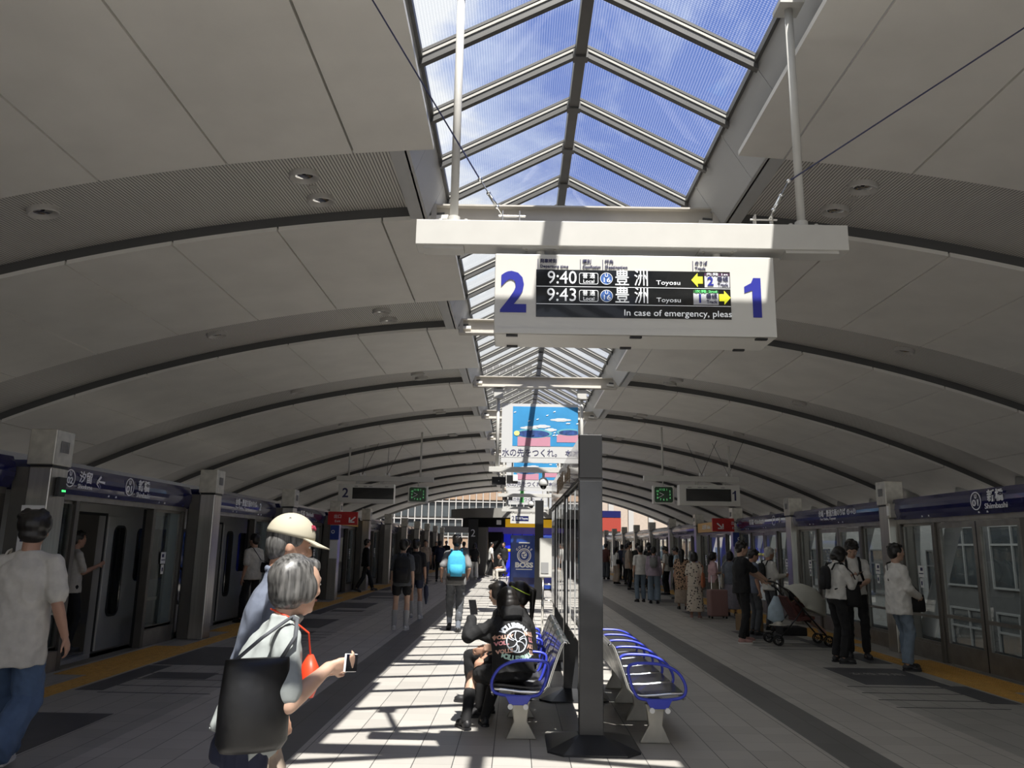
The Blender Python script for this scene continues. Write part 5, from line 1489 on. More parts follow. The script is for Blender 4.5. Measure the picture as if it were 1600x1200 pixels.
    def he(a, bb, c, rx, ry, rz, seg=16, rings=10):
        m = MB().sphere((0, 0, 0), rx * hs, ry * hs, rz * hs, seg, rings); hm.add([H(a, bb, c) + hrot @ Vector(v) for v in m.v], m.f)
    he(0, -0.020, 0.040, 0.086, 0.094, 0.090)
    he(0, -0.045, 0.0, 0.080, 0.068, 0.082)
    he(0, 0.055, 0.088, 0.058, 0.036, 0.026)
    if hairstyle in ('short', 'tousled'):
        he(0, -0.055, -0.035, 0.066, 0.045, 0.05)
        for sd in (-1, 1): he(sd * 0.070, 0.0, 0.035, 0.018, 0.045, 0.045)
        if hairstyle == 'tousled':
            he(0, -0.03, 0.04, 0.104, 0.108, 0.098)
            he(0, -0.055, -0.03, 0.085, 0.06, 0.06)
        rg = random.Random(int(x * 100) + 5)
        for i in range(14):
            a = rg.uniform(0, 2 * PI); e_ = rg.uniform(0.2, 1.2); r = 0.084 if hairstyle == 'short' else 0.100
            he(r * math.cos(a) * math.cos(e_), -0.018 + r * math.sin(a) * math.cos(e_), 0.045 + r * math.sin(e_), 0.022, 0.024, 0.018, 8, 5)
    elif hairstyle == 'bob':
        he(0, -0.035, -0.035, 0.092, 0.078, 0.082)
        for sd in (-1, 1): he(sd * 0.070, 0.006, -0.020, 0.026, 0.058, 0.085)
        he(0, 0.060, 0.070, 0.066, 0.030, 0.030)
    elif hairstyle == 'nape_bob':
        he(0, -0.038, -0.022, 0.084, 0.070, 0.074)
        he(0, -0.070, 0.035, 0.070, 0.050, 0.070)
        for sd in (-1, 1): he(sd * 0.070, 0.000, -0.005, 0.024, 0.052, 0.060)
        he(0, 0.062, 0.074, 0.058, 0.028, 0.028)
    elif hairstyle == 'bun':
        he(0, -0.075, 0.085, 0.045, 0.042, 0.040)
    elif hairstyle in ('long', 'ponytail', 'ponytail_high'):
        he(0, -0.050, -0.03, 0.078, 0.060, 0.075)
        for sd in (-1, 1): he(sd * 0.068, 0.0, 0.0, 0.020, 0.050, 0.065)
        he(0, 0.060, 0.075, 0.060, 0.028, 0.026)
        if hairstyle == 'long':
            limb(hm, H(0, -0.06, -0.02), H(0, -0.085, -0.22), 0.075 * hs, 0.055 * hs)
        elif hairstyle == 'ponytail':
            limb(hm, H(0, -0.095, 0.03), H(0, -0.135, -0.02), 0.026 * hs, 0.032 * hs); limb(hm, H(0, -0.135, -0.02), H(0, -0.13, -0.20), 0.032 * hs, 0.015 * hs)
        else:
            limb(hm, H(0, -0.085, 0.07), H(0, -0.145, 0.04), 0.028 * hs, 0.034 * hs); limb(hm, H(0, -0.145, 0.04), H(0, -0.15, -0.28), 0.034 * hs, 0.014 * hs)
    P.hair = remesh(hm, 'hair', hair, t, max(0.008, vox * 0.8), 2)
    # ---- top
    k = 0.020 * loose
    m = MB()
    hemz = -0.10 * s - hem
    low = pel + up * 0 + V(0, 0, hemz) if seat is None else pel + up * -0.02
    ellip_loft(m, [(low, 0.165 * s * slim + k, 0.12 * s + k, X), (pel + up * 0.02, 0.158 * s * slim + k, 0.115 * s + k, X), (pel + up * 0.17 * s, 0.145 * s * slim + k, 0.105 * s + k, X),
                   (chest, 0.160 * s * slim + k, dpt + k, X), (neck - up * 0.10 * s, 0.148 * s * slim + k * .6, 0.092 * s + k * .5, X), (neck - up * 0.045 * s, 0.108 * s * slim, 0.074 * s, X), (neck + up * 0.012 * s, 0.066 * s, 0.060 * s, X)])
    for sd in (-1, 1):
        a, e, w = arms[sd]
        limb(m, neck + X * sd * 0.055 * s - up * 0.028 * s, a, 0.042 * s, 0.052 * s)
        if sleeve == 'short':
            q = a + (e - a) * 0.80; limb(m, a, q, 0.053 * s + k * .25, 0.050 * s + k * .55)
        elif sleeve == 'long':
            limb(m, a, e, 0.053 * s + k * .25, 0.046 * s + k * .4); limb(m, e, e + (w - e) * 0.93, 0.050 * s + k * .4, 0.036 * s + k * .4)
        elif sleeve == 'rolled':
            limb(m, a, e, 0.053 * s + k * .25, 0.046 * s + k * .4); q = e + (w - e) * 0.30; limb(m, e, q, 0.050 * s + k * .4, 0.045 * s + k * .3)
    if collar: m.tube([neck + hrot @ V(0.062 * math.cos(q * PI / 6) * s, 0.06 * math.sin(q * PI / 6) * s, 0) + up * 0.015 * s for q in range(12)], 0.014 * s, 6, closed=True)
    if hood:
        ellip_loft(m, [(neck - up * 0.03 * s - fw * 0.09 * s, 0.10 * s, 0.05 * s, X), (neck + up * 0.04 * s - fw * 0.075 * s, 0.115 * s, 0.055 * s, X), (neck + up * 0.085 * s - fw * 0.05 * s, 0.09 * s, 0.03 * s, X)])
        m.tube([neck + V(0.095 * math.cos(q * PI / 6) * s, 0.085 * math.sin(q * PI / 6) * s, 0) + up * 0.03 * s for q in range(12)], 0.026 * s, 8, closed=True)
    P.top = remesh(m, 'shirt' if not hood else 'hoodie', top, t, vox, 3, 0.008 if vox < 0.0125 else 0.005)
    # ---- bottom
    m = MB()
    if bstyle == 'skirt':
        ellip_loft(m, [(pel + up * 0.06 * s, 0.145 * s, 0.105 * s, X), (pel, 0.175 * s, 0.125 * s, X), (pel + V(0, 0, -0.30 * s), 0.205 * s, 0.155 * s, X), (V(pel.x, pel.y, 0.16), 0.235 * s, 0.19 * s, X)], 28)
        nv = len(m.v)
        m.v = [(vx * (1 + 0.04 * math.sin(9 * math.atan2(vy, vx)) * (1 - vz / pz)), vy * (1 + 0.05 * math.sin(9 * math.atan2(vy, vx)) * (1 - vz / pz)), vz) for (vx, vy, vz) in m.v]
    else:
        ellip_loft(m, [(pel - up * 0.08 * s, 0.14 * s, 0.108 * s, X), (pel - up * 0.02, 0.162 * s * slim + .008, 0.118 * s, X), (pel + up * 0.10 * s, 0.140 * s * slim + .008, 0.104 * s, X)])
        for sd in (-1, 1):
            hp_, kn, an = legs[sd]
            wd = {'trousers': (0.090, 0.066, 0.056), 'wide': (0.098, 0.092, 0.105), 'jeans': (0.092, 0.074, 0.070), 'shorts': (0.095, 0.078, 0.0), 'cropped': (0.092, 0.075, 0.060)}[bstyle]
            if bstyle == 'shorts':
                limb(m, hp_, hp_ + (kn - hp_) * (0.50 if seat is None else 0.72), wd[0] * s, 0.088 * s)
            else:
                limb(m, hp_, kn, wd[0] * s, wd[1] * s)
                end = an + (kn - an) * (0.04 if bstyle != 'cropped' else 0.28)
                ellip_loft(m, [(kn + (kn - end) * 0.02, wd[1] * s, wd[1] * s, X), (kn * .5 + end * .5, (wd[1] + wd[2]) / 2 * s, (wd[1] + wd[2]) / 2 * s * 1.05, X), (end, wd[2] * s, wd[2] * s * 1.1, X)], 14)
    P.bottom = remesh(m, {'skirt': 'skirt', 'shorts': 'shorts'}.get(bstyle, 'trousers'), bottom, t, vox, 3, 0.009 if vox < 0.0125 else 0.005)
    # ---- shoes
    for sd in (-1, 1):
        hp_, kn, an = legs[sd]
        m = MB(); pit = R(-50) if feet[sd][1] > 0.10 else (R(-18) if feet[sd][1] > 0.03 else 0)
        rr = Matrix.Rotation(pit, 3, 'X') @ Matrix.Rotation(R(0), 3, 'Z'); rr = Matrix.Rotation(R(-8 * sd), 3, 'Z') @ rr
        def F(a, b_, c): return an + rr @ V(a * s, b_ * s, c * s)
        m.v = []
        ms = MB().sphere((0, 0, 0), 0.046 * s, 0.075 * s, 0.042 * s, 14, 8); m.add([F(0, 0.115, -0.040) + rr @ Vector(v) for v in ms.v], ms.f)
        ms = MB().sphere((0, 0, 0), 0.040 * s, 0.060 * s, 0.055 * s, 14, 8); m.add([F(0, -0.005, -0.028) + rr @ Vector(v) for v in ms.v], ms.f)
        limb(m, F(0, 0.02, -0.01), F(0, 0.10, -0.035), 0.040 * s, 0.034 * s)
        zc = (F(0, 0, -0.072)).z
        sh = remesh(m, 'shoe', shoes, t, 0.009, 2)
        so = MB(); prof = [(0.034, -0.055), (0.040, 0.03), (0.046, 0.11), (0.038, 0.17), (0.0, 0.195), (-0.038, 0.17), (-0.046, 0.11), (-0.040, 0.03), (-0.034, -0.055), (0, -0.068)]
        so.prism([F(a, b_, -0.075) for a, b_ in prof], rr @ V(0, 0, 0.022 * s)).build('sole', 'shoe_sole' if shoes != 'shoe_black' else 'shoe_black', sh)
        if socks:
            m = MB(); limb(m, an, an + (kn - an) * 0.62, 0.044 * s, 0.062 * s); m.build('sock', socks, t, smooth=True)
    return P

def wear(P, name, label, cat, group=None):
    t = thing(name, label, cat, P.t.location, P.t.rotation_euler[2], group); return t
def backpack(P, label, m='cloth_black', w=0.15, hgt=0.42, dp=0.09, accent=None, panel=None):
    t = wear(P, 'backpack', label, 'backpack', 'bags'); s = P.s
    c = P.neck - P.up * (0.05 + hgt / 2) * s - P.fw * (0.135 + dp * .7) * s
    q = MB(); ellip_loft(q, [(c - P.up * hgt * .5 * s, w * .82 * s, dp * .7 * s, (1, 0, 0)), (c - P.up * hgt * .42 * s, w * s, dp * s, (1, 0, 0)), (c, w * 1.02 * s, dp * 1.05 * s, (1, 0, 0)), (c + P.up * hgt * .36 * s, w * .9 * s, dp * .9 * s, (1, 0, 0)), (c + P.up * hgt * .5 * s, w * .6 * s, dp * .5 * s, (1, 0, 0))], 24)
    bd = q.build('pack_body', m, t, smooth=True)
    q = MB(); cc = c - P.up * 0.07 * s - P.fw * (dp * .75) * s
    ellip_loft(q, [(cc - P.up * 0.11 * s, w * .62 * s, dp * .45 * s, (1, 0, 0)), (cc, w * .74 * s, dp * .55 * s, (1, 0, 0)), (cc + P.up * 0.10 * s, w * .66 * s, dp * .42 * s, (1, 0, 0))], 20)
    q.build('front_pocket', accent or m, t, smooth=True)
    if panel:
        q = MB(); ellip_loft(q, [(c - P.up * hgt * .55 * s, w * .86 * s, dp * .75 * s, (1, 0, 0)), (c - P.up * hgt * .40 * s, w * 1.03 * s, dp * 1.04 * s, (1, 0, 0)), (c - P.up * hgt * .28 * s, w * 1.03 * s, dp * 1.06 * s, (1, 0, 0))], 24)
        q.build('base_panel', panel, t, smooth=True)
    for sd in (-1, 1):
        sh = P.neck + V(sd * 0.095, 0, 0) * s
        pts = [sh - P.up * 0.10 * s - P.fw * 0.13 * s, sh - P.up * 0.0 * s - P.fw * 0.075 * s, sh + P.up * 0.015 * s, sh - P.up * 0.05 * s + P.fw * 0.11 * s, sh - P.up * 0.20 * s + P.fw * 0.145 * s, sh - P.up * 0.33 * s + P.fw * 0.09 * s + V(sd * .05 * s, 0, 0), sh - P.up * 0.38 * s - P.fw * 0.10 * s + V(sd * .04 * s, 0, 0)]
        MB().tube(pts, 0.019 * s, 8, rz=0.010 * s).build('strap', m if not accent else accent, t, smooth=True)
    MB().tube([c + P.up * hgt * .5 * s - P.fw * .0, c + P.up * (hgt * .5 + .05) * s + V(.03, 0, 0), c + P.up * hgt * .5 * s + V(.05, 0, 0)], 0.008, 6).build('grab_loop', m, t)
    return t
def shoulder_bag(P, label, m, side, name='tote_bag', w=0.16, hgt=0.34, dp=0.05, drop=0.52, cross=False, at=None, strap='same', fwd=0.0):
    t = wear(P, name, label, 'bag', 'bags'); s = P.s
    sh = P.neck + V(side * 0.125, 0, -0.025) * s
    c = sh + V(side * 0.10, fwd, -drop) * s if at is None else Vector(at)
    yx = (0, 1, 0)
    q = MB(); ellip_loft(q, [(c + V(0, 0, -hgt / 2), w * .85, dp * .7, yx), (c + V(0, 0, -hgt * .4), w, dp, yx), (c, w * 1.0, dp * 1.05, yx), (c + V(0, 0, hgt * .42), w * .92, dp * .6, yx), (c + V(0, 0, hgt * .5), w * .9, dp * .35, yx)], 24)
    q.build('bag_body', m, t, smooth=True)
    other = P.neck + V(-side * 0.10, 0, 0.0) * s
    top_ = other if cross else sh
    for k_ in (-1, 1):
        p0 = c + V(0, k_ * w * .65, hgt * .48)
        if cross:
            mid = P.chest + P.fw * k_ * 0.15 * s
            MB().tube([p0, mid + V(side * .05, 0, -.05), top_ + P.fw * k_ * 0.07 * s, top_ + V(0, 0, 0.02) * s], 0.014, 6, rz=0.006).build('strap', m, t, smooth=True)
        else:
            MB().tube([p0, (p0 + top_) / 2 + V(side * 0.055, k_ * .02, 0.03), top_ + V(side * .01, k_ * .02, 0.035), top_ + V(0, 0, 0.045)], 0.011, 6, rz=0.006).build('strap', m if strap == 'same' else strap, t, smooth=True)
    return t
def phone(P, side, label, off=(0, 0.10, 0.02), tilt=35):
    t = wear(P, 'phone', label, 'phone', 'phones in hands'); c = P.wr[side] + V(*off)
    mt = Matrix.Translation(c) @ Matrix.Rotation(R(tilt), 4, 'X')
    a = MB().box(-0.036, 0.036, -0.075, 0.075, -0.005, 0.0); a.v = [tuple(mt @ Vector(v)) for v in a.v]; a.build('phone_case', 'case_black', t, bevel=0.003)
    a = MB().box(-0.033, 0.033, -0.071, 0.071, 0.0, 0.001); a.v = [tuple(mt @ Vector(v)) for v in a.v]; a.build('screen', 'black_gloss', t)
    return t

# ------------------------------------------------------------------ the foreground walkers
# elderly woman, looking away to her right while walking right
wm = person('elderly woman with grey bob and sage shirt holding a phone in the foreground', -1.03, 3.20, -62, 1.54, vox=0.007, female=True, skin='skin_light', hair='hair_grey', hairstyle='nape_bob', slim=0.95,
       lean=16, head_pitch=2, head_yaw=24, top='cloth_sage', sleeve='short', bottom='cloth_navy', bstyle='jeans', lfoot=(-0.10, 0.22), rfoot=(0.10, -0.18), rraise=0.02,
       rhand=(0.17, 0.27, 1.13), lhand=(0.03, 0.29, 1.09), collar=True, curl=0.75, loose=1.5, rpole=(0.3, -1, -0.6), lpole=(-0.3, -1, -0.6), hem=-0.11,
       palm={1: ((-0.15, 1, 0.10), (1, 0.1, -0.35)), -1: ((0.45, 1, 0.05), (0.1, 0, -1))})
shoulder_bag(wm, 'large black tote bag with a grey strap hanging behind the elderly woman', 'bag_black', 1, w=0.125, hgt=0.31, dp=0.07, at=(0.245, -0.01, 1.03), strap='cloth_darkgrey')
t = thing('phone', 'dark phone with pale edge held out by the elderly woman', 'phone', wm.t.location, R(-62))
c = wm.wr[1] + V(-0.015, 0.085, 0.010)
for nm_, bx, mm in (('phone_case', (-0.004, 0.004, -0.05, 0.085, -0.034, 0.034), 'letter_white'), ('screen', (0.004, 0.0055, -0.047, 0.082, -0.0315, 0.0315), 'black_gloss')):
    a = MB().box(*bx); mt = Matrix.Translation(c) @ Matrix.Rotation(R(54), 4, 'Z') @ Matrix.Rotation(R(-8), 4, 'X'); a.v = [tuple(mt @ Vector(v)) for v in a.v]; a.build(nm_, mm, t, bevel=0.003 if nm_ != 'screen' else 0)
t = thing('red_pouch', 'bright red pouch hanging at the chest of the elderly woman', 'pouch', wm.t.location, R(-62))
q = MB(); cc = wm.neck + wm.fw * 0.165 - wm.up * 0.17
ellip_loft(q, [(cc + V(0, 0, -0.085), 0.035, 0.02, (1, 0, 0)), (cc + V(0, 0, -0.04), 0.06, 0.038, (1, 0, 0)), (cc + V(0, 0, 0.03), 0.05, 0.034, (1, 0, 0)), (cc + V(0, 0, 0.075), 0.012, 0.012, (1, 0, 0))])
q.build('pouch_body', mat('pouch_red', (0.75, 0.06, 0.02), 0.45), t, smooth=True)
MB().tube([cc + V(0, 0, .07), wm.neck + wm.fw * 0.09 + V(0.05, 0, -.02), wm.neck + V(0.06, 0, 0.02), wm.neck - wm.fw * .06 + V(0, 0, .03)], 0.004, 6).build('cord', 'pouch_red', t)

cp = person('man in cream cap and blue-grey shirt walking right behind the elderly woman', -1.25, 4.02, -66, 1.70, vox=0.009, skin='skin', hair='hair_grey', hairstyle='short',
       lean=8, head_pitch=12, top='cloth_bluegrey', sleeve='short', bottom='cloth_beige', bstyle='trousers', lfoot=(-0.10, 0.18), rfoot=(0.10, -0.20), rraise=0.04, shoes='shoe_black', collar=True, loose=1.3)
t = thing('baseball_cap', 'cream baseball cap with a dark red emblem on the man behind the elderly woman', 'cap', cp.t.location, R(-66))
hr = Matrix.Rotation(R(-12), 3, 'X')
cm = MB().sphere((0, 0, 0), 0.108, 0.124, 0.114, 24, 10, -0.05, 1.0)
cm.v = [tuple(cp.hc + hr @ (Vector(v) + V(0, -0.008, 0.048))) for v in cm.v]
crown = cm.build('crown', mat('cap_cream', (0.42, 0.39, 0.30), 0.8), t, smooth=True)
bm_ = MB(); vs = []; n_ = 14
for i in range(n_ + 1):
    a = PI * (0.12 + 0.76 * i / n_)
    for (r, dz) in ((0.098, 0.0), (0.185, -0.022)):
        yy = 0.116 * math.sin(a) if r < 0.1 else (0.07 + 0.14 * math.sin(a))
        xx = (0.106 if r < .1 else 0.106) * math.cos(a)
        vs.append((xx, yy, dz)); vs.append((xx, yy, dz - 0.004))
fs = []
for i in range(n_):
    o_ = i * 4; fs += [(o_, o_ + 2, o_ + 6, o_ + 4), (o_ + 1, o_ + 5, o_ + 7, o_ + 3), (o_ + 2, o_ + 3, o_ + 7, o_ + 6), (o_, o_ + 4, o_ + 5, o_ + 1)]
bm_.add([cp.hc + hr @ (Vector(v) + V(0, -0.008, 0.048)) for v in vs], fs).build('brim', 'cap_cream', t)
em = MB()
for (a, b_, c_) in ((0.0, 0.055, 0.4), (0.2, 0.062, 0.0), (-0.15, 0.05, -0.4)):
    for q_ in range(3):
        th = R(55 + 14 * q_ + 20 * a); ph = R(32 + 6 * c_)
        p = V(0.109 * math.cos(th) * math.cos(ph), 0.125 * math.sin(th) * math.cos(ph), 0.115 * math.sin(ph))
        em.sphere(cp.hc + hr @ (p + V(0, -0.008, 0.048)), 0.014, 0.006, 0.009, 8, 5)
em.build('emblem', mat('emblem_red', (0.30, 0.03, 0.06), .6), t)

# man at the left edge
m1 = person('man in white T-shirt and blue jeans walking away at the left edge', -3.42, 5.62, 6, 1.76, vox=0.009, hair='hair_black', hairstyle='tousled', head_yaw=18, head_pitch=8,
       lean=5, top='cloth_offwhite', sleeve='short', bottom='cloth_denim', bstyle='wide', shoes='shoe_white', lfoot=(-0.12, 0.30), rfoot=(0.09, -0.32), rraise=0.16, loose=2.0, rhand=(0.30, 0.05, 0.93), hem=0.12)
shoulder_bag(m1, 'cream cloth bag hanging at the left hip of the man at the left edge', 'cloth_cream', -1, w=0.14, hgt=0.36, dp=0.05, at=(-0.20, 0.05, 0.92))

# ------------------------------------------------------------------ seated girls
g1 = person('girl in black VOLLEYBALL hoodie seated at the near end of the left bench', 0.0, 7.38, 20, 1.60, vox=0.008, female=True, skin='skin_light', hairstyle='bob', head_pitch=22, head_yaw=8,
       lean=16, top='cloth_black', sleeve='long', hood=True, bottom='cloth_black', bstyle='shorts', seat=0.405, lfoot=(-0.40, 0.20), rfoot=(-0.18, 0.30), shoes='shoe_black', socks='cloth_black',
       lhand=(-0.30, 0.34, 0.93), rhand=(-0.05, 0.36, 0.66), loose=2.0, lpole=(-0.5, -1, -1), slim=1.05)
phone(g1, -1, 'dark phone held up by the girl in the hoodie', off=(0.02, 0.03, 0.10), tilt=60)
g2 = person('girl with ponytail and neon yellow headband seated on the left bench', 0.10, 7.98, 80, 1.62, vox=0.009, female=True, skin='skin', hairstyle='ponytail_high', head_pitch=-4, head_yaw=10,
       lean=6, top='cloth_black', sleeve='short', bottom='cloth_black', bstyle='shorts', seat=0.405, lfoot=(-0.12, 0.42), rfoot=(0.12, 0.38), shoes='shoe_black', socks='cloth_black', rhand=(0.15, 0.36, 0.62), lhand=(-0.15, 0.36, 0.62), loose=1.6)
t = thing('headband', 'thin neon yellow headband on the seated girl with the ponytail', 'headband', g2.t.location, g2.t.rotation_euler[2])
hb_ = []
for i in range(28):
    a = 2 * PI * i / 28
    hb_.append(g2.H(0.090 * math.cos(a), -0.018 + 0.100 * math.sin(a), 0.042 + 0.038 * math.sin(a)))
MB().tube(hb_, 0.0055, 6, closed=True).build('band', mat('neon', (0.62, 0.80, 0.10), .6), t, smooth=True)
MB().sphere(g2.H(0, -0.118, 0.008), 0.012, seg=8, rings=5).build('knot', 'neon', t)
g3 = person('girl with dark hair seated behind the two others on the left bench', -0.04, 8.62, 70, 1.58, vox=0.011, female=True, skin='skin_light', hairstyle='long', head_pitch=15,
       lean=12, top='cloth_black', sleeve='long', bottom='cloth_black', bstyle='trousers', seat=0.405, lfoot=(-0.12, 0.42), rfoot=(0.12, 0.40), shoes='shoe_black', rhand=(0.15, 0.36, 0.66), lhand=(-0.1, 0.38, 0.7), loose=1.6)
# printing on the hoodie's back: letters on arcs and a ball outline, lying on the cloth
def hoodie_print():
    H_ = g1.top; dgx = None
    up, fw = g1.up, g1.fw; rt = V(1, 0, 0)
    ctr = g1.neck - up * 0.25
    import mathutils
    bvh = mathutils.bvhtree.BVHTree.FromPolygons([v.co for v in H_.data.vertices], [tuple(p.vertices) for p in H_.data.polygons])
    def put(o):
        for v in o.data.vertices:
            u_, w_ = v.co.x, v.co.z; dpt_ = -v.co.y
            org = ctr + rt * u_ + up * w_ - fw * 0.6
            hit = bvh.ray_cast(org, fw)
            p = hit[0] if hit[0] is not None else ctr + rt * u_ + up * w_ - fw * 0.13
            v.co = p - fw * (0.004 + dpt_)
        o.parent = g1.top
    mc = {'a': mat('print_white', (0.62, 0.66, 0.72), .7), 'b': mat('print_peach', (0.70, 0.42, 0.33), .7), 'c': mat('print_mint', (0.50, 0.72, 0.62), .7), 'd': mat('print_rose', (0.70, 0.30, 0.33), .7)}
    W = 'VOLLEYBALL'
    for i, ch in enumerate(W):
        a = R(46 - 92 * i / 9)
        o = text(ch, 'print_letter', 'print_white', (-0.155 * math.sin(a), 0, -0.02 + 0.165 * math.cos(a)), 0.062, '-y', None, None, 0.004, roll=a, depth=0.001); put(o)
        a = R(-40 + 80 * i / 9)
        o = text(ch, 'print_letter', 'print_mint', (0.20 * math.sin(a), 0, 0.02 - 0.165 * math.cos(a)), 0.055, '-y', None, None, 0.004, roll=a, depth=0.001); put(o)
    for (tx, m_, x_, z_, sz) in (('VOLLEY', 'print_peach', -0.115, 0.045, 0.045), ('VOLL', 'print_rose', -0.13, -0.005, 0.045), ('VOLLE', 'print_peach', -0.11, -0.075, 0.045), ('BALL', 'print_peach', 0.13, 0.07, 0.05), ('LL', 'print_rose', 0.155, 0.02, 0.055), ('ALL', 'print_peach', 0.14, -0.04, 0.05), ('LL', 'print_peach', 0.15, -0.09, 0.05)):
        put(text(tx, 'print_word', m_, (x_, 0, z_), sz, '-y', None, None, 0.002, depth=0.001))
    r_ = 0.093; bm2 = MB()
    def arc(pts, rad=0.0045):
        n0 = len(bm2.v); bm2.tube([(a, 0, b) for a, b in pts], rad, 5)
    arc([(r_ * math.cos(i * PI / 16), r_ * math.sin(i * PI / 16)) for i in range(33)], 0.006)
    for k_ in range(3):
        a0 = R(90 + 120 * k_)
        def rot(px, pz): return (px * math.cos(a0) - pz * math.sin(a0), px * math.sin(a0) + pz * math.cos(a0))
        arc([rot(r_ * i / 8, 0.018 * math.sin(PI * i / 8)) for i in range(9)])
        arc([rot(r_ * 0.08 + (r_ * .80 - r_ * .08) * i / 8, 0.030 * math.sin(PI * i / 8) + 0.05 * i / 8) for i in range(9)])
        arc([rot(r_ * 0.25 + (r_ * .55 - r_ * .25) * i / 8, -0.025 - 0.05 * i / 8 + 0.006 * math.sin(PI * i / 8)) for i in range(9)])
    o = bm2.build('ball_outline', 'print_white', None); put(o)
hoodie_print()

# ------------------------------------------------------------------ walkers on the left half
pb = person('man in grey T-shirt with bright blue backpack walking away in the sun', -1.12, 15.3, 4, 1.76, vox=0.012, hairstyle='short', hair='hair_black', head_yaw=-12, top='cloth_grey', sleeve='short', bottom='cloth_darkgrey', bstyle='cropped',
       lfoot=(-0.10, 0.28), rfoot=(0.06, -0.02), rraise=0.0, lraise=0.05, lhand=(-0.28, 0.10, 1.0), rhand=(0.22, 0.12, 1.02), shoes='shoe_black', socks='cloth_greyblue', loose=1.5)
backpack(pb, 'bright blue backpack with black base on the man in the sunlit strip', 'cloth_skyblue', 0.165, 0.46, 0.10, accent='cloth_skyblue', panel='cloth_black')
q = MB(); c0 = pb.neck - pb.up * 0.20 - pb.fw * 0.215
ellip_loft(q, [(c0 - pb.up * 0.14, 0.12, 0.045, (1, 0, 0)), (c0, 0.135, 0.06, (1, 0, 0)), (c0 + pb.up * 0.14, 0.115, 0.045, (1, 0, 0)), (c0 + pb.up * .19, .07, .02, (1, 0, 0))])
bpk = [o for o in bpy.data.objects if o.name.startswith('backpack')][-1]
q.build('blue_panel', 'cloth_skyblue', bpk, smooth=True)
pg = person('girl in dark shorts and grey knee socks carrying a black backpack', -2.16, 15.5, 3, 1.66, vox=0.012, female=True, hairstyle='short', top='cloth_darkgrey', bottom='cloth_black', bstyle='shorts', shoes='shoe_white', socks='sock_grey', lfoot=(-0.13, 0.05), rfoot=(0.10, -0.04), skin='skin_light')
backpack(pg, 'large black backpack with a white tag on the girl in knee socks', 'cloth_black', 0.17, 0.50, 0.11)
t = wear(pg, 'luggage_tag', 'small white tag dangling from the large black backpack', 'tag'); MB().box(0.01, 0.045, -0.30, -0.29, 0.98, 1.05).build('card', 'cloth_offwhite', t); MB().tube([(0.027, -.295, 1.05), (0.02, -.27, 1.12)], 0.003, 5).build('string', 'white', t)
pc = person('companion in a black T-shirt walking just ahead of the girl in knee socks', -2.22, 17.9, 0, 1.68, vox=0.013, hairstyle='short', top='cloth_black', bottom='cloth_navy', bstyle='shorts', shoes='shoe_white', socks='sock_grey', lfoot=(-0.08, 0.2), rfoot=(0.14, -0.05))
backpack(pc, 'black backpack on the companion ahead of the girl in knee socks')
t = wear(pc, 'umbrella', 'folded navy umbrella hanging by the companion of the girl in knee socks', 'umbrella'); MB().tube([(0.245, 0.03, 0.72), (0.25, 0.03, 0.67), (0.26, 0.03, 0.5), (0.26, 0.03, 0.30)], [0.012, 0.05, 0.055, 0.012], 10).build('canopy', 'cloth_navy', t, smooth=True); MB().tube([(0.24, 0.03, 0.88), (0.245, 0.03, 0.72)], 0.009, 6).build('handle', 'black', t)
pd = person('man in white shirt with black crossbody bag stepping into the train', -5.30, 16.3, 62, 1.72, vox=0.013, hairstyle='short', top='cloth_offwhite', bottom='cloth_black', lfoot=(-0.1, 0.12), rfoot=(0.1, -0.1), loose=1.8, rhand=(0.16, 0.22, 1.02))
shoulder_bag(pd, 'black crossbody bag on the back of the man stepping into the train', 'cloth_black', 1, name='crossbody_bag', w=0.13, hgt=0.2, dp=0.06, cross=True, at=(0.12, -0.20, 1.08))
person('man in dark suit walking right beside the left doors', -5.0, 26.9, -62, 1.70, vox=0.015, top='cloth_black', sleeve='long', bottom='cloth_black', lfoot=(-0.1, 0.33), rfoot=(0.1, -0.30), rraise=0.05)
person('passenger in a pale shirt standing just inside the nearest train doorway', -6.45, 11.75, -40, 1.68, vox=0.014, top='cloth_offwhite', bottom='cloth_black', hairstyle='short', rhand=(0.1, 0.3, 1.2))
person('man in black far down the left side, beyond the girl in knee socks', -4.15, 31.0, 0, 1.72, vox=0.018, top='cloth_black', bottom='cloth_navy', lfoot=(-0.1, 0.15), rfoot=(0.1, -0.12))
person('man in a beige shirt walking toward the viewer far down the left side', -3.75, 33.5, 180, 1.74, vox=0.018, top='cloth_beige', bottom='cloth_darkgrey', lfoot=(-0.1, 0.15), rfoot=(0.1, -0.12))
person('person in dark clothes far down the left side beside the beige shirt', -3.35, 35.5, 0, 1.72, vox=0.018, top='cloth_navy', bottom='cloth_black')
pw = person('woman in black top and wide white trousers far beyond the blue backpack', -1.96, 38.3, 8, 1.66, vox=0.018, female=True, hairstyle='bob', top='cloth_black', bottom='cloth_white', bstyle='wide', shoes='shoe_white', lfoot=(-0.12, 0.12), rfoot=(0.1, -0.1))
shoulder_bag(pw, 'pale tote bag on the woman in wide white trousers', 'cloth_cream', 1, w=0.15, hgt=0.3)
person('man in pale shirt beside the woman in wide white trousers', -2.55, 39.5, 0, 1.72, vox=0.018, top='cloth_grey', bottom='cloth_khaki')
person('person in black standing before the bright left end of the platform, left one', -5.0, 50.5, 180, 1.74, vox=0.02, top='cloth_black', bottom='cloth_black')
person('person in black standing before the bright left end of the platform, right one', -4.45, 51.5, 180, 1.80, vox=0.02, top='cloth_black', bottom='cloth_black')
person('man in white shirt and dark trousers walking before the blue kiosk screens', -1.28, 41.6, -70, 1.72, vox=0.018, top='cloth_white', bottom='cloth_black', lfoot=(-0.1, 0.3), rfoot=(0.1, -0.28), rraise=0.04)
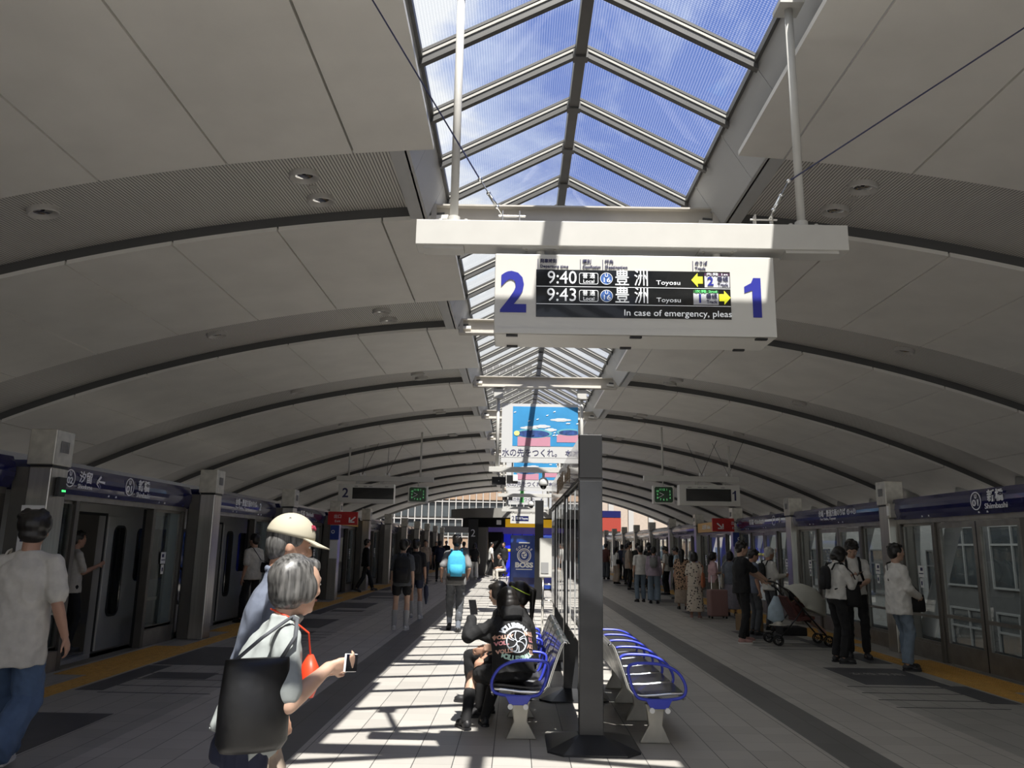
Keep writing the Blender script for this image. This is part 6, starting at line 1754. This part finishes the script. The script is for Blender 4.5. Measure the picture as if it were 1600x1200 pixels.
person('man in dark suit standing near the blue kiosk screens', -0.62, 41.9, 150, 1.74, vox=0.018, top='cloth_black', bottom='cloth_black', sleeve='long')
person('person in pale trousers sitting low beside the vending machine', -0.55, 37.0, 120, 1.66, vox=0.018, top='cloth_grey', bottom='cloth_cream', seat=0.40, lfoot=(-0.14, 0.4), rfoot=(0.14, 0.42), rhand=(0.1, 0.35, 0.6), lhand=(-0.1, 0.35, 0.6), lean=20)
t = thing('stool', 'low dark stool under the person beside the vending machine', 'stool', (-0.55, 37.0, 0)); MB().box(-.2, .2, -.2, .2, .33, .39).build('seat', 'black', t); 
for a, b_ in ((-.17, -.17), (.14, -.17), (-.17, .14), (.14, .14)): MB().box(a, a + .03, b_, b_ + .03, 0, .33).build('leg', 'black', t)

# ------------------------------------------------------------------ the queue on the right
ps = person('young man in white long-sleeved shirt with black backpack looking down at a phone', 4.78, 12.15, -80, 1.67, vox=0.010, hairstyle='bob', skin='skin_light', top='cloth_white', sleeve='long', bottom='cloth_black', head_pitch=38, lean=4,
       rhand=(0.06, 0.30, 1.22), lhand=(-0.10, 0.26, 1.20), rpole=(0.5, -.6, -1), lpole=(-.5, -.6, -1), collar=True, loose=1.2, hem=-0.09)
backpack(ps, 'small black backpack on the young man in the long-sleeved white shirt', 'cloth_black', 0.12, 0.34, 0.06)
shoulder_bag(ps, 'black bag slung at the side of the young man in the long-sleeved shirt', 'cloth_black', 1, name='shoulder_bag', w=0.12, hgt=0.32, dp=0.06, at=(0.14, 0.20, 0.96))
phone(ps, 1, 'phone of the young man in the long-sleeved white shirt', off=(-0.03, 0.07, 0.05), tilt=30)
pt = person('young man in white short-sleeved shirt with backpack straps typing on a phone', 5.30, 12.75, 165, 1.76, vox=0.010, hairstyle='tousled', skin='skin_light', top='cloth_white', sleeve='short', bottom='cloth_black', head_pitch=36,
       rhand=(0.10, 0.30, 1.10), lhand=(-0.08, 0.32, 1.10), rpole=(0.6, -.6, -1), lpole=(-.6, -.6, -1), collar=True, loose=1.2, lfoot=(-0.12, 0.05), hem=-0.09)
backpack(pt, 'black backpack worn by the taller student in the short-sleeved shirt', 'cloth_black')
phone(pt, -1, 'phone of the taller student in the short-sleeved shirt', off=(0.05, 0.09, 0.03), tilt=25)
pu = person('young man in loose white long-sleeved shirt and blue jeans staring right', 5.42, 11.55, -86, 1.70, vox=0.010, hairstyle='short', skin='skin_light', top='cloth_white', sleeve='long', bottom='cloth_lightdenim', bstyle='jeans', shoes='shoe_black', head_pitch=-2,
       rhand=(0.10, 0.24, 1.0), lhand=(-0.04, 0.26, 0.98), rpole=(0.6, -1, -.5), loose=2.0, hem=0.08, lfoot=(-0.08, 0.12))
shoulder_bag(pu, 'black crossbody bag at the hip of the young man in jeans', 'cloth_black', 1, name='crossbody_bag', w=0.13, hgt=0.24, dp=0.06, cross=True, at=(0.02, 0.25, 0.90))
pp = person('man in black shirt and black trousers pushing the stroller', 4.02, 14.45, -80, 1.73, vox=0.011, hairstyle='short', skin='skin_light', top='cloth_black', sleeve='short', bottom='cloth_black', bstyle='trousers', shoes='shoe_pink', lfoot=(-0.12, 0.10), rfoot=(0.1, -0.08),
       rhand=(0.12, 0.50, 1.02), lhand=(-0.12, 0.50, 1.03), curl=0.9, loose=1.5, head_pitch=8)
person('person with brown hair partly hidden behind the man with the stroller', 4.62, 15.8, -80, 1.60, vox=0.014, hairstyle='short', top='cloth_bluegrey', bottom='cloth_darkgrey', head_pitch=18)
pr = person('older man with silver hair, white shirt and black backpack strap facing the doors', 5.22, 16.7, -74, 1.63, vox=0.013, hair='hair_silver', hairstyle='short', top='cloth_white', sleeve='long', bottom='cloth_darkgrey', head_pitch=12, rhand=(0.12, 0.3, 1.1))
backpack(pr, 'thin black backpack on the silver haired man', 'cloth_black', 0.13, 0.36, 0.06)
po = person('woman in grey top and long pale skirt with a printed tote bag', 5.36, 20.2, -20, 1.53, vox=0.014, female=True, hairstyle='bob', top='cloth_greyblue', bottom='cloth_lilac', bstyle='skirt', lfoot=(-.08, 0))
shoulder_bag(po, 'off-white printed tote bag on the woman in the long skirt', 'cloth_cream', -1, w=0.17, hgt=0.34, drop=0.5)
person('woman in pink T-shirt and khaki trousers with a ponytail', 5.22, 21.4, -78, 1.50, vox=0.014, female=True, hairstyle='ponytail', top='cloth_pink', bottom='cloth_khaki', bstyle='wide', shoes='shoe_white', rhand=(0.1, 0.22, 1.0), skin='skin_light')
pm = person('woman in a floral pattern dress carrying an orange bag', 4.24, 19.2, -18, 1.50, vox=0.013, female=True, hairstyle='bob', top='cloth_floral', bottom='cloth_floral', bstyle='skirt', shoes='shoe_pink', loose=1.6)
shoulder_bag(pm, 'orange shoulder bag on the woman in the floral dress', 'cloth_orange', 1, w=0.17, hgt=0.34, drop=0.42)
pl = person('woman in a leopard print top standing behind the floral dress', 4.52, 22.0, -10, 1.56, vox=0.014, female=True, hairstyle='long', top='cloth_leopard', bottom='cloth_beige', bstyle='skirt', hem=0.25, loose=2.2)
t = thing('suitcase', 'dusty pink hard suitcase standing by the woman in the floral dress', 'suitcase', (4.80, 19.35, 0), R(10))
MB().box(-0.22, 0.22, -0.13, 0.13, 0.05, 0.66).build('shell', mat('case_pink', (0.30, 0.17, 0.16), 0.45), t, bevel=0.03)
MB().tube([(-0.1, 0.08, 0.66), (-0.1, 0.08, 0.98), (0.1, 0.08, 0.98), (0.1, 0.08, 0.66)], 0.011, 8).build('handle', 'chrome', t)
for a in (-.18, .18):
    for b_ in (-.09, .09): MB().cyl((a - .012, b_, 0.026), 0.026, 0.024, 12, 'x').build('wheel', 'black', t)
person('man in light blue T-shirt and black trousers looking down', 5.26, 26.3, 60, 1.64, vox=0.015, hairstyle='short', top='cloth_lightblue', bottom='cloth_black', head_pitch=30)
pj = person('man in white shirt and dark trousers looking down beside the light blue T-shirt', 5.35, 28.6, 50, 1.66, vox=0.015, hairstyle='short', top='cloth_white', bottom='cloth_black', head_pitch=32, rhand=(0.1, 0.25, 1.1))
backpack(pj, 'dark backpack on the man in white shirt looking down', 'cloth_black')
pi_ = person('woman in lavender shirt and wide jeans with a small grey backpack', 4.10, 24.0, -10, 1.62, vox=0.013, female=True, hairstyle='bun', top='cloth_lavender', sleeve='long', bottom='cloth_lightdenim', bstyle='wide', loose=2.2, lfoot=(-.1, .05))
backpack(pi_, 'small grey backpack on the woman in lavender', 'cloth_grey', 0.12, 0.28, 0.07)
person('person in pale jeans standing close to the lavender shirt', 3.80, 24.6, 10, 1.64, vox=0.015, hairstyle='short', top='cloth_white', bottom='cloth_lightdenim', bstyle='jeans')
ph = person('tall man in white shirt with black backpack strap farther along the right queue', 5.52, 33.5, -30, 1.80, vox=0.017, top='cloth_white', bottom='cloth_black')
backpack(ph, 'black backpack on the tall man farther along the right queue')
person('dark haired person in black behind the tall man with white shirt', 5.30, 32.0, -40, 1.68, vox=0.017, top='cloth_black', bottom='cloth_black', sleeve='long')
pf = person('man in black with a bag slung at the back in the right queue', 5.0, 33.2, -30, 1.76, vox=0.017, top='cloth_black', bottom='cloth_black', sleeve='long')
shoulder_bag(pf, 'black sling bag in the right queue on the man in black', 'cloth_black', -1, name='sling_bag', w=0.14, hgt=0.22, drop=0.4)
person('man in beige open shirt and black trousers standing out from the right queue', 4.42, 31.5, -95, 1.80, vox=0.016, top='cloth_beige', sleeve='rolled', bottom='cloth_black', hem=0.08, loose=1.8)
person('person in dark clothes behind the beige open shirt', 4.95, 36.0, -60, 1.74, vox=0.018, top='cloth_darkgrey', bottom='cloth_black')
pc2 = person('woman in white top and wide beige trousers in the far right queue', 4.50, 36.3, -60, 1.62, vox=0.018, female=True, hairstyle='long', top='cloth_white', bottom='cloth_beige', bstyle='wide')
shoulder_bag(pc2, 'dark shoulder bag on the woman in wide beige trousers', 'cloth_black', 1, name='shoulder_bag', w=0.14, hgt=0.2, drop=0.4)
person('man in dark brown clothes at the far end of the right queue', 4.60, 41.2, -30, 1.76, vox=0.018, top='cloth_brown', bottom='cloth_darkgrey', bstyle='wide')
pa_ = person('man with black backpack at the far end of the right queue by the black post', 4.45, 43.5, 0, 1.78, vox=0.018, top='cloth_black', bottom='cloth_darkgrey')
backpack(pa_, 'black backpack on the last man at the far right end')
person('man in dark top with bag half hidden at the far end of the right queue', 5.4, 41.0, -40, 1.72, vox=0.018, top='cloth_navy', bottom='cloth_black')

# ------------------------------------------------------------------ stroller
t = thing('stroller', 'dark folding stroller with pale canopy pushed by the man in black', 'stroller', (4.84, 14.35, 0), R(-88))
def TB(pts, r, name, m, seg=8): return MB().tube(pts, r, seg).build(name, m, t, smooth=True)
for sd in (-1, 1):
    xx = sd * 0.24
    TB([(xx, -0.30, 1.03), (xx, -0.14, 0.92), (xx, 0.18, 0.55), (xx, 0.52, 0.16)], 0.013, 'side_tube', 'black')
    TB([(xx, -0.30, 0.12), (xx, 0.0, 0.45), (xx, 0.12, 0.62)], 0.012, 'rear_leg', 'black')
    for yy in (-0.33, 0.55):
        for dd in (-0.035, 0.035):
            w_ = MB(); w_.tube([(xx + dd, yy + 0.075 * math.cos(q * PI / 12), 0.088 + 0.075 * math.sin(q * PI / 12)) for q in range(24)], 0.013, 6, closed=True)
            for q in range(5): w_.tube([(xx + dd, yy, 0.088), (xx + dd, yy + 0.07 * math.cos(q * 1.257), 0.088 + 0.07 * math.sin(q * 1.257))], 0.005, 5)
            w_.build('wheel', 'black', t)
TB([(-0.24, -0.30, 1.03), (-0.2, -0.36, 1.06), (0.2, -0.36, 1.06), (0.24, -0.30, 1.03)], 0.016, 'push_handle', 'black')
TB([(-0.24, -0.3, 0.12), (0.24, -0.3, 0.12)], 0.010, 'axle', 'black'); TB([(-0.24, 0.5, 0.18), (0.24, 0.5, 0.18)], 0.010, 'axle', 'black')
TB([(-0.24, 0.30, 0.62), (-0.2, 0.40, 0.66), (0.2, 0.40, 0.66), (0.24, 0.30, 0.62)], 0.018, 'bumper_bar', 'cloth_brown')
m = MB(); sx_ = 0.21
m.hexa([(-sx_, -0.16, 0.80), (sx_, -0.16, 0.80), (sx_, -0.12, 0.82), (-sx_, -0.12, 0.82)], [(-sx_, 0.05, 0.42), (sx_, 0.05, 0.42), (sx_, 0.09, 0.45), (-sx_, 0.09, 0.45)])
m.hexa([(-sx_, 0.03, 0.40), (sx_, 0.03, 0.40), (sx_, 0.03, 0.45), (-sx_, 0.03, 0.45)], [(-sx_, 0.34, 0.44), (sx_, 0.34, 0.44), (sx_, 0.34, 0.49), (-sx_, 0.34, 0.49)])
m.build('seat', 'cloth_brown', t, bevel=0.01)
m = MB().box(-0.2, 0.2, -0.22, 0.2, 0.16, 0.30); m.build('basket', 'cloth_black', t, bevel=0.02)
m = MB(); secs = []
vs = []; na, nb = 12, 14
for i in range(na + 1):
    a = R(-35 + 150 * i / na)
    for j in range(nb + 1):
        b_ = PI * j / nb
        rr_ = 0.38 * (0.75 + 0.25 * math.sin(b_)) * (1 + 0.025 * math.cos(i * PI / 1.5))
        vs.append((0.28 * math.cos(b_), 0.16 + math.sin(b_) ** 0.5 * rr_ * math.sin(a) * 1.15 if math.sin(b_) > 0 else 0.16, 0.64 + (math.sin(b_) ** 0.5 if math.sin(b_) > 0 else 0) * rr_ * math.cos(a)))
fs = [(i * (nb + 1) + j, i * (nb + 1) + j + 1, (i + 1) * (nb + 1) + j + 1, (i + 1) * (nb + 1) + j) for i in range(na) for j in range(nb)]
cn = m.add(vs, fs).build('canopy', mat('canopy_cloth', (0.50, 0.50, 0.44), 0.8), t, smooth=True, fix=False)
so_ = cn.modifiers.new('solid', 'SOLIDIFY'); so_.thickness = 0.012
ch = person('small child with bare legs reclining in the stroller', 4.84 + 0.16, 14.35, -88, 0.85, vox=0.010, top='cloth_brown', bottom='cloth_brown', bstyle='shorts', seat=0.44, lfoot=(-0.14, 0.86), rfoot=(0.14, 0.82), lraise=0.17, rraise=0.20, lean=-22, shoes='shoe_pink', skin='skin_light', lhand=(-.08, .2, .62), rhand=(.08, .2, .62))
t = thing('drawstring_bag', 'pale blue cloth bag hanging from the stroller handle', 'bag', (4.84, 14.35, 0), R(-88))
q = MB(); c = V(0.20, -0.34, 0.62)
ellip_loft(q, [(c + V(0, 0, -0.24), 0.05, 0.04, (0, 1, 0)), (c + V(0, 0, -0.18), 0.15, 0.07, (0, 1, 0)), (c, 0.13, 0.07, (0, 1, 0)), (c + V(0, .02, 0.2), 0.04, 0.03, (0, 1, 0))], 20)
q.build('bag_body', 'cloth_lightblue', t, smooth=True); MB().tube([c + V(0, .02, .2), V(.19, -.34, 1.05)], 0.008, 6).build('strap', 'cloth_black', t)
t = thing('straw_hat', 'pale straw hat hanging under the pale blue bag at the stroller', 'hat', (4.84, 14.35, 0), R(-88))
MB().tube([V(0.22, -.32, .34), V(0.22, -.32, .345)], [0.15, 0.14], 20).build('brim', 'cloth_cream', t); MB().sphere((0.22, -.32, .34), .085, .085, .07, 16, 6, 0, 1).build('crown', 'cloth_cream', t, smooth=True)
t = thing('cardboard_box', 'brown cardboard box on the floor beyond the stroller wheels', 'box', (4.75, 16.6, 0), R(12))
MB().box(-.22, .22, -.16, .16, 0, .32).build('carton', mat('carton', (0.20, 0.13, 0.07), .8), t); MB().box(-.03, .03, -.163, .163, .0, .323).build('tape', 'cloth_khaki', t)
